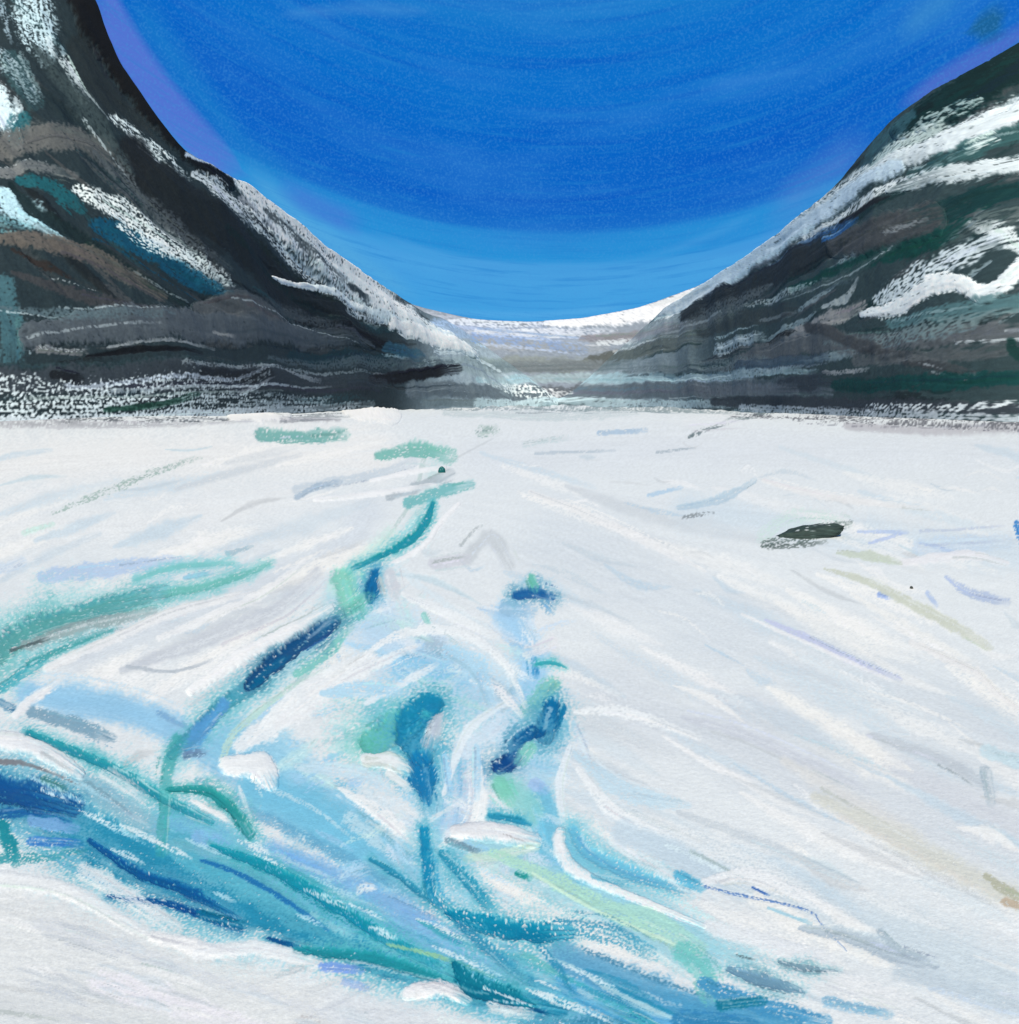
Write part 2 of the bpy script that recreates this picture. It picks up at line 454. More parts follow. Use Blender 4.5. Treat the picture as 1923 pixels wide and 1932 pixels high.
# left middle: teal hollows
g([(80, 1088), (200, 1072), (340, 1050)], [26, 40, 20], (180, 203, 234), .85, dry=.12)
g([(-20, 1080), (40, 1060)], 26, (190, 212, 236), .7)
g([(255, 1090), (330, 1065), (440, 1055)], [6, 12, 10], (124, 198, 200), .85, dry=.2, h=-.1)
g([(350, 1085), (400, 1075)], 12, (140, 196, 222), .8)
teal_l = g([(-30, 1235), (60, 1185), (200, 1140), (312, 1112)], [70, 52, 40, 28], (88, 168, 168), .95, dry=.15, h=-.16)
g([(312, 1115), (400, 1098), (510, 1056)], [18, 18, 10], (110, 186, 180), .85, dry=.3, h=-.1)
g([(50, 1215), (150, 1180), (290, 1148)], [30, 34, 18], (152, 172, 176), .9, dry=.1)
g([(22, 1222), (60, 1214), (90, 1204)], 10, (84, 100, 104), .9, dry=.1)
g([(55, 1252), (120, 1222), (210, 1186)], [18, 14, 8], (76, 164, 168), .9, dry=.2, h=-.1)
g([(-20, 1310), (40, 1272), (80, 1248)], 22, (66, 170, 186), .9, dry=.2)
g([(90, 1260), (220, 1200), (330, 1150), (480, 1110)], [20, 24, 24, 10], (234, 236, 240), .9, h=.18)
g([(230, 1262), (380, 1205), (520, 1140), (600, 1068)], [16, 40, 40, 24], (202, 208, 218), .9, soft=.6)
g([(240, 1256), (330, 1262), (400, 1242)], 8, (176, 186, 198), .8)
g([(300, 1200), (480, 1120), (575, 1050)], [14, 22, 10], (236, 238, 242), .85, dry=.15, h=.15)

# thin channel and its pool
g([(640, 1090), (690, 1050), (740, 1010)], 60, (196, 230, 224), .85, soft=.8)
g([(650, 1080), (668, 1140)], 56, (132, 206, 190), .9, dry=.2, h=-.1)
g([(640, 1165), (690, 1135)], 30, (104, 184, 192), .8, dry=.25)
channel = g([(817, 944), (806, 975), (780, 1006), (725, 1036), (665, 1062)], [8, 15, 19, 13, 10], (24, 148, 156), 1, dry=.04, soft=.3, h=-.3, edge=.2)
channel_lip = g([(866, 948), (828, 985), (800, 1022), (740, 1055), (700, 1075)], [11, 14, 14, 10, 6], WH, 1, h=.28)
g([(708, 1068), (703, 1098), (700, 1122)], [20, 32, 18], (14, 104, 160), .98, dry=.06, h=-.25)
pool_s = G[-1]
g([(735, 1075), (745, 1110)], 30, (206, 210, 220), .85, dry=.2)
g([(800, 1150), (810, 1168)], 12, (140, 205, 200), .8, dry=.2)

# the navy crevasse and its tail
g([(640, 1150), (700, 1110)], 30, (110, 190, 180), .7, dry=.3)
g([(560, 1262), (620, 1222), (660, 1170)], 22, (120, 200, 190), .8, dry=.2)
tail = g([(500, 1275), (430, 1318), (365, 1382), (325, 1420)], [28, 34, 34, 26], (72, 160, 180), .95, dry=.15, h=-.2)
g([(425, 1318), (380, 1370), (358, 1410)], [22, 36, 30], (92, 158, 212), .9, dry=.1)
g([(350, 1420), (385, 1415)], 20, (110, 140, 175), .8, dry=.3)
crev = g([(468, 1286), (512, 1246), (560, 1208), (600, 1182), (634, 1160)], [20, 38, 36, 40, 26], (22, 74, 118), 1, dry=.05, soft=.25, h=-.32, edge=.22)
g([(474, 1284), (515, 1242), (545, 1222)], [10, 18, 12], (0, 96, 136), .9)
g([(575, 1212), (600, 1198), (625, 1178)], 14, (16, 70, 140), .8)
crev_lip = g([(360, 1300), (470, 1226), (560, 1175), (625, 1138)], [20, 34, 30, 16], (240, 242, 246), 1, h=.3)
g([(420, 1440), (440, 1380), (520, 1310), (620, 1250)], [14, 18, 16, 8], (190, 222, 214), .8, dry=.25)
g([(455, 1400), (560, 1330), (700, 1230)], [40, 60, 30], (234, 237, 242), .9, dry=.1, h=.1)

# centre blot under the pass
g([(955, 1135), (1000, 1140)], 36, (150, 190, 220), .9, dry=.25)
blot = g([(975, 1112), (1008, 1106), (1042, 1116)], [20, 26, 18], (26, 88, 146), .98, dry=.1, h=-.25)
g([(1002, 1082), (1010, 1096)], 20, (106, 190, 176), .9, dry=.15)
g([(1028, 1128), (1040, 1140)], 24, (110, 165, 200), .85, dry=.35)
g([(1040, 1200), (1000, 1215)], 34, (226, 228, 234), .8)
g([(1008, 1232), (1012, 1262)], 16, (64, 150, 204), .9, dry=.15)
cres = g([(1012, 1240), (1040, 1236), (1068, 1246)], [6, 12, 4], (60, 172, 178), 1, h=-.25)

# twin pools
g([(690, 1400), (745, 1352)], 40, (190, 220, 214), .6)
green_p = g([(702, 1392), (738, 1368), (772, 1348)], [54, 72, 56], (92, 190, 166), .98, soft=.25, h=-.14)
pool_a = g([(818, 1320), (785, 1345), (778, 1378), (800, 1412)], [42, 78, 76, 52], (22, 128, 166), .98, dry=.05, soft=.25, h=-.2)
g([(800, 1330), (812, 1338)], 18, (60, 165, 180), .8, dry=.3)
pool_a2 = g([(795, 1420), (800, 1460), (808, 1506)], [54, 56, 18], (20, 122, 176), .95, dry=.08, soft=.3, h=-.16)
g([(825, 1345), (812, 1385)], [26, 44], (188, 200, 214), .95, dry=.1, h=.1)
wedge_l = g([(690, 1425), (730, 1425), (768, 1440)], [26, 40, 30], (230, 236, 240), 1, h=.2)
g([(735, 1450), (770, 1478)], 18, (232, 238, 242), .9)
g([(690, 1500), (760, 1540), (820, 1590)], [50, 60, 30], (222, 232, 240), .8, dry=.28)
g([(880, 1410), (920, 1380), (980, 1330)], [30, 50, 20], (208, 226, 242), .8, dry=.1)
g([(1040, 1280), (1000, 1330)], 46, (128, 196, 184), .9, dry=.2)
g([(1045, 1320), (1060, 1370)], 40, (136, 202, 232), .8)
pool_b = g([(1042, 1316), (1028, 1370)], [36, 54], (8, 104, 154), 1, dry=.03, soft=.22, h=-.22)
pool_b2 = g([(1018, 1362), (985, 1380), (968, 1400)], [30, 34, 24], (12, 88, 142), .98, dry=.12, soft=.3, h=-.2)
pool_b3 = g([(942, 1440), (970, 1420)], [32, 36], (16, 66, 128), 1, dry=.08, soft=.25, h=-.22)
g([(1000, 1400), (985, 1420)], 34, (130, 205, 195), .8, dry=.2)
shelf = g([(950, 1465), (985, 1500), (1000, 1530)], [70, 80, 60], (142, 208, 210), .9, soft=.6)
g([(945, 1470), (960, 1500)], 36, (124, 206, 186), .8)
g([(1010, 1470), (1025, 1480)], 30, (160, 190, 236), .7)
g([(925, 1530), (975, 1538), (1000, 1548)], [14, 18, 8], (40, 146, 182), .95, h=-.15)
for a_ in ([(650, 1265), (740, 1192), (850, 1178), (945, 1230), (992, 1320)], [(545, 1345), (670, 1262), (790, 1208)], [(470, 1395), (560, 1300), (690, 1222)], [(690, 1318), (780, 1268), (826, 1242)],
           [(838, 1490), (880, 1375), (960, 1310)], [(1075, 1395), (1056, 1470), (1064, 1545)], [(1085, 1330), (1180, 1330), (1320, 1380)], [(830, 1590), (900, 1540), (905, 1440)],
           [(640, 1480), (720, 1530), (790, 1590)], [(1090, 1440), (1160, 1520), (1280, 1570)], [(890, 1270), (940, 1290), (985, 1340)], [(760, 1110), (850, 1150), (940, 1190)]):
    g(a_, [10, _br.uniform(18, 40), 12], _br.choice([(240, 243, 246), (234, 239, 244), (226, 236, 245)]), .9, dry=_br.choice([.12, .25, .34]), h=.12)
for a_ in ([(610, 1300), (700, 1290), (770, 1300)], [(840, 1210), (900, 1250), (930, 1320)], [(1085, 1410), (1180, 1480), (1300, 1505)], [(840, 1420), (850, 1490)], [(900, 1400), (900, 1500)], [(560, 1440), (680, 1450), (740, 1490)]):
    g(a_, [16, _br.uniform(34, 60), 16], _br.choice([(160, 208, 240), (176, 216, 240), (196, 222, 238)]), .85, dry=.25)
lump = g([(860, 1560), (930, 1562), (1005, 1578)], [26, 46, 36], (224, 227, 234), 1, dry=.03, h=.24)
g([(845, 1578), (905, 1600)], 16, (110, 140, 160), .85, dry=.3)
g([(880, 1612), (960, 1600), (1010, 1590)], 22, (200, 226, 214), .8, dry=.1)
s_snow = g([(1058, 1562), (1056, 1592), (1085, 1635), (1150, 1668), (1230, 1700), (1330, 1740)], [24, 34, 34, 22, 18, 10], (236, 239, 244), 1, h=.25)
g([(1082, 1556), (1112, 1598), (1200, 1640), (1300, 1668)], [26, 36, 34, 20], (104, 184, 216), .9, dry=.2, h=-.12)
g([(1120, 1650), (1180, 1660)], 16, (96, 178, 206), .8, dry=.2)
g([(1160, 1580), (1260, 1640), (1330, 1690)], 26, (230, 236, 242), .7, dry=.3)
g([(1180, 1560), (1300, 1610), (1400, 1660)], 60, (196, 215, 230), .8)

# flow lines fanning to the lower right
g([(930, 1600), (1050, 1655), (1190, 1730), (1320, 1790)], [20, 34, 40, 30], (176, 222, 206), .9, dry=.15)
g([(975, 1640), (1000, 1650)], 14, (30, 150, 150), .9, dry=.2)
g([(1005, 1640), (1100, 1700), (1200, 1745), (1310, 1790)], [6, 9, 10, 6], (206, 238, 220), .95, h=.15)
g([(1120, 1700), (1230, 1720), (1330, 1780)], [20, 30, 20], (170, 218, 208), .8)
g([(880, 1650), (960, 1690), (985, 1712)], [20, 20, 10], (200, 222, 236), .8, dry=.2, h=.1)
fan_a = g([(800, 1560), (808, 1620), (815, 1680), (850, 1712)], [22, 30, 26, 20], (22, 138, 180), .95, dry=.2, h=-.16)
g([(700, 1616), (750, 1645), (812, 1692)], [10, 16, 14], (40, 138, 174), .95, dry=.22, h=-.12)
g([(835, 1600), (880, 1650), (935, 1722)], [18, 28, 16], (40, 146, 180), .9, dry=.3, h=-.1)
fan_b = g([(846, 1714), (920, 1738), (1000, 1750), (1070, 1752)], [18, 44, 46, 34], (10, 128, 164), 1, dry=.06, soft=.25, h=-.2)
g([(1060, 1745), (1150, 1756), (1230, 1800)], [34, 50, 30], (70, 158, 190), .85, dry=.45)
g([(865, 1735), (920, 1780), (980, 1832), (1040, 1862)], [16, 28, 28, 16], (50, 142, 180), .9, dry=.32, h=-.08)
g([(1020, 1780), (1060, 1830), (1080, 1870)], 16, (50, 142, 180), .85, dry=.35)

# lower left meltwater river
g([(-30, 1490), (150, 1560), (300, 1640), (500, 1720), (700, 1800), (900, 1860), (1060, 1900)], [90, 110, 110, 90, 70, 60, 40], (34, 138, 176), .95, dry=.06, h=-.06)
g([(330, 1590), (450, 1650), (560, 1720), (650, 1770)], [60, 80, 70, 40], (84, 170, 196), .85, dry=.1)
g([(380, 1580), (420, 1600)], 50, (130, 180, 226), .8)
g([(150, 1470), (230, 1520), (300, 1560)], [40, 60, 40], (140, 185, 205), .8, dry=.22)
river_d = g([(-20, 1492), (60, 1500), (138, 1522)], [56, 66, 46], (14, 76, 138), .98, dry=.05, soft=.3, h=-.16)
g([(80, 1474), (125, 1492)], 12, (60, 120, 120), .8, dry=.2)
g([(-20, 1540), (60, 1530), (130, 1550)], [26, 26, 20], (24, 96, 160), .9, dry=.12)
g([(60, 1550), (140, 1562)], 26, (120, 170, 220), .9)
g([(5, 1560), (20, 1600), (30, 1630)], [26, 34, 26], (18, 132, 150), .9, dry=.1)
g([(60, 1590), (150, 1590)], 22, (60, 130, 205), .85, dry=.25)
g([(0, 1622), (80, 1620), (160, 1600)], [26, 22, 12], (50, 150, 165), .85, dry=.32)
river_a = g([(170, 1582), (260, 1640), (350, 1672), (450, 1728)], [12, 26, 28, 14], (8, 86, 146), .97, dry=.08, h=-.18)
river_b = g([(205, 1690), (330, 1704), (450, 1748)], [8, 18, 24], (6, 76, 140), .95, dry=.24, h=-.14)
g([(380, 1720), (460, 1740)], 26, (0, 110, 150), .9, dry=.25)
river_c = g([(505, 1768), (550, 1780), (592, 1792)], [6, 16, 4], (0, 80, 136), 1, dry=.05, h=-.2)
g([(330, 1586), (420, 1610), (520, 1650)], 24, (110, 180, 200), .8, dry=.2)
teal_r = g([(400, 1592), (520, 1640), (640, 1710), (735, 1770), (860, 1832)], [14, 28, 30, 30, 20], (20, 142, 164), .95, dry=.1, h=-.15)
g([(380, 1618), (440, 1640), (530, 1690), (620, 1750)], [8, 12, 12, 8], (20, 100, 170), .8, dry=.2)
g([(560, 1790), (700, 1800), (830, 1840), (900, 1870)], [18, 30, 26, 20], (28, 140, 156), .95, dry=.08, h=-.12)
g([(730, 1775), (830, 1800), (930, 1835)], [6, 10, 10], (150, 200, 160), .8, dry=.2)
river_e = g([(858, 1812), (890, 1850), (950, 1868), (1005, 1892)], [14, 46, 46, 14], (0, 112, 138), 1, dry=.03, soft=.25, h=-.18)
g([(1000, 1895), (1032, 1905)], 10, (0, 80, 130), .95)
left_t = g([(55, 1386), (150, 1424), (240, 1462), (330, 1512), (400, 1545)], [16, 24, 24, 24, 14], (34, 148, 164), .95, dry=.1, h=-.18)
g([(60, 1345), (150, 1370), (212, 1392)], [30, 34, 24], (122, 160, 184), .9, dry=.2)
g([(0, 1326), (14, 1336)], 18, (44, 112, 156), .9, dry=.2)
bank_l = g([(-20, 1400), (70, 1416), (150, 1462)], [44, 46, 24], (230, 233, 240), 1, dry=.06, h=.22)
g([(30, 1352), (60, 1320), (110, 1288)], [18, 26, 14], (232, 235, 241), 1, h=.15)
g([(-10, 1442), (50, 1446), (150, 1482)], [16, 9, 6], (124, 124, 132), .9, dry=.05)
g([(200, 1460), (270, 1500)], 34, (222, 230, 238), .7, dry=.45)
g([(334, 1390), (318, 1440), (312, 1500), (306, 1600)], [26, 28, 28, 26], (64, 164, 168), .7, dry=.06)
hook = g([(316, 1484), (390, 1488), (440, 1524), (470, 1568)], [10, 24, 28, 30], (40, 148, 148), .97, dry=.06, h=-.14)
g([(360, 1505), (410, 1530), (440, 1552)], [6, 16, 4], (236, 238, 242), .95, h=.15)
lump_l = g([(430, 1440), (490, 1440), (512, 1472)], [40, 66, 30], (234, 238, 243), 1, dry=.02, h=.2)

# snow dragged over the river
for k_ in range(26):
    t = _br.random(); x0, y0 = 60 + 1150 * t, 1500 + 380 * t + _br.uniform(-50, 70)
    L = _br.uniform(40, 120)
    g([(x0 - L / 2, y0 - L * .2), (x0, y0), (x0 + L / 2, y0 + L * .25)], [5, _br.uniform(8, 22), 5], _br.choice([(222, 234, 242), (170, 214, 232), (206, 228, 240)]), .85, dry=_br.choice([.38, .48]))

# snow bank, lower left corner
g([(-40, 1780), (200, 1840), (480, 1930), (800, 2030)], [250, 250, 230, 200], (222, 226, 230), 1, soft=.25, h=.03, edge=.12)
g([(-20, 1900), (200, 1930), (420, 1960)], 110, (212, 217, 222), .8, soft=.9)
g([(640, 1900), (780, 1930), (930, 1960)], 90, (216, 222, 230), .95, soft=.5)
g([(-20, 1662), (120, 1680), (240, 1740), (300, 1770)], [44, 40, 34, 20], (232, 236, 241), 1, h=.15)
g([(160, 1640), (250, 1690), (340, 1745)], [30, 34, 20], (224, 230, 237), .85, dry=.3)
g([(290, 1765), (360, 1780), (440, 1800)], [26, 40, 20], (236, 238, 242), 1, dry=.06, h=.15)
g([(370, 1800), (470, 1785), (600, 1815)], [22, 36, 26], (230, 234, 240), .9, dry=.12, h=.12)
g([(610, 1820), (680, 1826)], 22, (120, 160, 226), .9, dry=.1)
g([(650, 1850), (690, 1860)], 20, (150, 178, 224), .7, dry=.1)
bank_c = g([(770, 1870), (830, 1858), (880, 1880)], [30, 46, 26], (230, 232, 238), 1, dry=.05, h=.16)
g([(930, 1890), (1000, 1905)], 26, (216, 226, 232), .9, dry=.15)
g([(-20, 1700), (40, 1696), (55, 1708)], 5, (240, 242, 246), .9, h=.3)
for _ in range(40):
    x0, y0 = rng.uniform(-20, 700), rng.uniform(1700, 1940)
    if y0 < 1690 + x0 * .33: continue
    L = rng.uniform(40, 150)
    g([(x0, y0), (x0 + L * .5, y0 + L * .12), (x0 + L, y0 + L * .3)], [6, rng.uniform(10, 34), 6], rng.choice([(234, 236, 240), (198, 205, 214), (206, 216, 226)]), .7, dry=rng.choice([0, .3]), soft=.7, h=.06)

# right-hand snowfield
g([(1440, 1010), (1490, 975), (1560, 975), (1600, 990)], [30, 36, 36, 20], (200, 222, 218), .7, dry=.45)
g([(1440, 1024), (1520, 1006), (1606, 982)], [14, 34, 12], (84, 100, 96), .85, dry=.46)
g([(1450, 1028), (1520, 1024), (1560, 1018)], 10, (96, 108, 106), .8, dry=.4)
g([(1620, 1000), (1712, 1003)], [6, 10], (176, 196, 234), .7, dry=.1)
g([(1640, 1022), (1700, 1006)], 7, (176, 194, 234), .7, dry=.1)
g([(1738, 1022), (1770, 1030), (1805, 1044)], 10, (162, 184, 232), .9, dry=.15)
g([(1740, 1030), (1900, 1020)], 40, (196, 214, 234), .7, dry=.2)
g([(1700, 1060), (1820, 1046), (1900, 1062)], [16, 26, 12], (234, 234, 240), .9, h=.15)
g([(1785, 1085), (1830, 1112), (1900, 1130)], [8, 22, 16], (176, 192, 222), .85, dry=.15, h=-.1)
g([(1660, 1112), (1682, 1118)], 12, (150, 176, 230), .8, dry=.3)
g([(1750, 1112), (1768, 1134)], 10, (176, 196, 232), .8, dry=.2)
g([(1580, 1040), (1640, 1046), (1700, 1060)], [6, 24, 10], (200, 210, 198), .9)
g([(1555, 1068), (1640, 1092), (1740, 1140), (1800, 1170), (1870, 1210)], [5, 16, 22, 26, 14], (202, 208, 196), .9, dry=.08)
g([(1445, 1160), (1530, 1195), (1610, 1232), (1700, 1266)], [8, 18, 18, 10], (196, 203, 232), .95, dry=.08)
g([(1400, 1150), (1520, 1200), (1700, 1275)], [6, 10, 6], (236, 237, 241), .8, h=.15)
g([(1720, 1200), (1840, 1255), (1920, 1320)], [16, 26, 14], (234, 234, 236), .8, dry=.1, h=.12)
g([(1918, 985), (1930, 1025)], 12, (50, 124, 200), .9, dry=.2)
g([(1290, 1340), (1400, 1370), (1560, 1440), (1640, 1480)], [20, 34, 34, 16], (202, 208, 220), .85, soft=.8)
g([(1640, 1370), (1780, 1420), (1870, 1480)], [16, 40, 40], (194, 202, 212), .85, dry=.08, soft=.7)
g([(1860, 1440), (1870, 1500)], 26, (176, 192, 204), .7, dry=.25)
g([(1860, 1400), (1920, 1420)], 30, (196, 220, 232), .8)
g([(1480, 1420), (1600, 1490), (1740, 1570)], [30, 60, 40], (222, 222, 222), .7, soft=.9)
g([(1540, 1490), (1720, 1580), (1930, 1690)], [30, 66, 66], (212, 214, 208), .85, soft=.8)
g([(1860, 1640), (1940, 1690)], [14, 30], (176, 178, 158), .8, dry=.2)
g([(1900, 1690), (1930, 1700)], 20, (190, 172, 150), .8)
g([(1281, 1520), (1450, 1580), (1620, 1660)], [14, 26, 12], (196, 206, 216), .7, dry=.3)
g([(1281, 1640), (1322, 1660)], 28, (90, 178, 214), .9, dry=.1)
g([(1330, 1650), (1420, 1640), (1560, 1700)], [20, 40, 30], (234, 237, 242), .85, dry=.2, h=.08)
navy = g([(1326, 1660), (1400, 1676), (1470, 1690), (1530, 1708), (1556, 1738), (1600, 1785)], [6, 7, 6, 5, 4, 3], (84, 124, 188), .85, dry=.42, h=-.2)
g([(1420, 1660), (1450, 1675)], 6, (40, 96, 180), .9)
g([(1450, 1700), (1530, 1730)], 8, (150, 200, 222), .8)
g([(1340, 1740), (1480, 1780), (1560, 1800)], [30, 50, 30], (228, 233, 240), .85, dry=.12, h=.06)
hollow = g([(1510, 1738), (1580, 1748), (1660, 1775), (1760, 1810)], [12, 34, 40, 26], (178, 194, 208), .9, dry=.06, h=-.08)
g([(1660, 1745), (1700, 1780), (1750, 1800)], 16, (166, 184, 198), .8, dry=.2)
g([(1700, 1820), (1800, 1850), (1930, 1890)], 60, (190, 205, 218), .8, soft=.8)
slot = g([(1375, 1822), (1430, 1838), (1512, 1862)], [12, 34, 14], (108, 148, 172), .95, dry=.1, h=-.14)
slot2 = g([(1470, 1806), (1520, 1818), (1580, 1822)], [8, 20, 6], (120, 150, 166), .9, dry=.16, h=-.14)
g([(1390, 1795), (1425, 1803)], 5, (90, 110, 120), .8, dry=.3)
g([(1560, 1830), (1650, 1860), (1720, 1880)], [30, 50, 30], (230, 233, 238), .8, dry=.3)
g([(1290, 1790), (1330, 1830), (1340, 1870)], 50, (110, 195, 195), .8, dry=.2)
g([(1330, 1850), (1420, 1885), (1560, 1920)], [30, 46, 30], (66, 146, 194), .9, dry=.15)
g([(1360, 1890), (1440, 1880)], 26, (20, 120, 150), .9, dry=.1)
g([(1280, 1920), (1420, 1930)], 36, (50, 130, 180), .9, dry=.25)
g([(1560, 1880), (1680, 1905)], 22, (130, 180, 210), .8, dry=.25)
g([(-40, 801), (250, 799), (480, 792), (720, 782)], [20, 18, 14, 8], (92, 98, 106), .9, dry=.55)
g([(-40, 806), (300, 804), (560, 796)], 14, (188, 190, 198), .8, dry=.3)
g([(820, 770), (1000, 772), (1250, 774), (1450, 780)], [10, 14, 14, 10], (146, 160, 168), .9, dry=.42)
g([(840, 782), (1000, 786), (1200, 784)], 18, (196, 208, 214), .8, dry=.3)
g([(1380, 786), (1600, 796), (1950, 808)], [8, 16, 22], (104, 106, 114), .9, dry=.5)
mound_a = g([(440, 787), (495, 784), (540, 788)], [24, 42, 24], (242, 243, 246), 1, soft=.25, h=.26)
mound_b = g([(655, 778), (700, 782), (738, 788)], [24, 42, 44], (243, 243, 245), 1, soft=.25, h=.26)

# ---- mountains
LM, RM, PS = [], [], []
M_RICH = False


def l(*a, **k):
    s = S(*a, **k)
    LM.append(s)
    if M_RICH: bristles(LM, s, 3, _br)
    return s




def r(*a, **k):
    s = S(*a, **k)
    RM.append(s)
    if M_RICH: bristles(RM, s, 3, _br)
    return s




def p(*a, **k):
    s = S(*a, **k)
    PS.append(s)
    if M_RICH: bristles(PS, s, 3, _br)
    return s



for _ in range(330):                                  # gullies run down to the pass
    x0, y0 = rng.uniform(-900, 760), rng.uniform(-420, 780)
    if x0 > 0 and y0 < -120: continue
    L = rng.uniform(50, 180)
    t = 0.95 if y0 < 450 else 0.95 * max(0, (680 - y0)) / 230
    c = rng.choice([(20, 26, 30), (26, 40, 46), (58, 62, 66), (34, 62, 70), (70, 70, 72), (44, 50, 54)])
    l([(x0, y0), (x0 + L * .5, y0 + L * .5 * t + rng.uniform(-6, 6)), (x0 + L, y0 + L * t)], [4, rng.uniform(8, 30), 4], c, .75, dry=rng.choice([.1, .3, .45]), soft=.5, h=rng.choice([-.25, .25, .4]))
M_RICH = True
N_AUTO_L = len(LM)
l([(60, 0), (70, 60), (90, 120)], [90, 80, 40], (196, 214, 224), .95, dry=.46, h=.05)
l([(20, 120), (60, 200)], 50, (50, 78, 84), .8, dry=.2)
l([(-20, 190), (10, 230), (30, 280)], [60, 60, 40], (216, 228, 238), .98, dry=.1, h=.1)
snow_tl = LM[-1]
l([(150, 100), (180, 170), (240, 240)], [60, 70, 60], (34, 42, 46), .9, dry=.1)
crag = l([(148, -60), (178, 40), (232, 130), (300, 226), (366, 300), (430, 345)], [90, 90, 70, 60, 50, 36], (10, 14, 18), .98, dry=.03, soft=.3, h=.2)
l([(120, 120), (160, 200)], [20, 24], (210, 216, 220), .9, dry=.55)
l([(215, 235), (290, 292), (350, 350)], [24, 34, 20], (220, 226, 230), .95, dry=.54, h=.05)
l([(0, 120), (60, 190)], 40, (170, 185, 195), .8, dry=.6)
l([(45, 235), (28, 275)], 34, (28, 84, 94), .9, dry=.15)
l([(-30, 300), (70, 268), (170, 280), (240, 328)], [60, 62, 56, 30], (98, 96, 96), .92, dry=.12, h=.06)
brown_a = LM[-1]
l([(-20, 350), (60, 325), (140, 345)], [30, 30, 14], (128, 126, 128), .8, dry=.12)
l([(250, 300), (300, 380), (400, 470)], 80, (24, 28, 32), .85, dry=.08)
l([(36, 355), (100, 368), (150, 410)], [26, 40, 30], (26, 88, 98), .9, dry=.18)
l([(-20, 385), (30, 410), (80, 440), (128, 470)], [50, 66, 50, 14], (188, 216, 228), .97, dry=.14, h=.08)
snow_ml = LM[-1]
l([(0, 440), (50, 450)], 26, (120, 170, 180), .7, dry=.3)
l([(18, 366), (60, 418), (140, 462), (260, 545), (350, 590)], [14, 30, 34, 34, 20], (20, 36, 40), .95, dry=.06, h=-.1)
l([(145, 370), (220, 410), (310, 466), (400, 540), (430, 560)], [26, 50, 54, 46, 16], (226, 229, 230), .97, dry=.47, h=.08)
speck_band = LM[-1]
l([(180, 440), (240, 462), (330, 520), (430, 572)], [40, 46, 40, 20], (8, 74, 102), .88, dry=.22)
l([(225, 440), (290, 475), (340, 500)], [20, 40, 20], (228, 231, 232), .95, dry=.55)
l([(300, 350), (420, 445), (540, 550), (640, 615), (740, 664)], [70, 80, 84, 60, 20], (26, 32, 36), .95, dry=.04, h=.1)
band_dark = LM[-1]
l([(350, 305), (410, 320), (452, 345)], [10, 20, 14], (190, 198, 216), .95, dry=.18)
l([(365, 340), (410, 366), (470, 420)], [18, 40, 40], (200, 203, 208), .95, dry=.42)
ridge_snow = l([(455, 345), (540, 425), (630, 506), (720, 578), (800, 628), (890, 672)], [40, 74, 86, 74, 50, 20], (240, 241, 245), .98, dry=.26, soft=.5, h=.1)
l([(500, 400), (590, 490), (660, 548)], [14, 20, 14], (70, 76, 80), .9, dry=.42)
l([(560, 400), (660, 490), (760, 556)], [10, 14, 10], (150, 170, 205), .8, dry=.3)
streak_snow = l([(514, 522), (545, 538), (600, 548), (650, 572), (720, 606)], [5, 10, 14, 18, 10], (236, 238, 241), 1, dry=.02, soft=.3, h=.25)
l([(655, 545), (690, 575)], 10, (40, 50, 56), .9, dry=.2)
l([(650, 520), (740, 590)], 9, (236, 238, 242), .9, h=.2)
l([(700, 600), (760, 625)], 24, (200, 208, 216), .8, dry=.3)
foot_snow = l([(738, 622), (800, 642), (860, 660), (900, 674)], [24, 32, 26, 10], (238, 239, 241), 1, dry=.03, soft=.3, h=.18)
l([(-20, 470), (80, 478), (180, 505), (300, 575)], [26, 44, 44, 30], (94, 86, 82), .92, dry=.14, h=.1)
l([(20, 490), (80, 520), (130, 545)], [8, 14, 8], (40, 34, 34), .9, dry=.25)
l([(20, 535), (100, 560), (200, 590), (300, 600)], [8, 24, 24, 12], (58, 58, 62), .9, dry=.08)
l([(0, 560), (20, 640), (20, 690)], [50, 60, 50], (66, 100, 110), .9, dry=.18)
scree = l([(55, 648), (180, 630), (330, 628), (470, 634), (600, 640), (700, 655)], [50, 74, 76, 70, 44, 16], (76, 82, 90), .96, dry=.03, soft=.3, h=.12)
scree_b = l([(370, 590), (450, 588), (530, 612)], [30, 52, 30], (82, 84, 88), .92, dry=.06, h=.12)
l([(70, 672), (160, 676)], 14, (112, 110, 114), .8, dry=.2)
l([(200, 668), (300, 662), (400, 672)], 6, (140, 142, 148), .8, dry=.1)
l([(160, 684), (250, 676), (375, 682)], [5, 16, 8], (14, 18, 24), .98, h=-.2)
l([(400, 640), (440, 650)], 7, (150, 148, 150), .8)
l([(560, 606), (660, 630), (748, 664)], [16, 22, 14], (10, 14, 18), .96, dry=.04, h=.3)
l([(550, 680), (700, 682), (760, 680)], 30, (18, 46, 56), .85, dry=.08)
l([(730, 660), (790, 680)], 26, (46, 86, 108), .8, dry=.15)
l([(800, 690), (900, 700), (960, 740)], [20, 40, 30], (150, 162, 168), .85, dry=.2)
l([(700, 722), (780, 712), (860, 702)], [24, 30, 22], (18, 20, 26), .97, dry=.04, h=.2)
foot_rock = LM[-1]
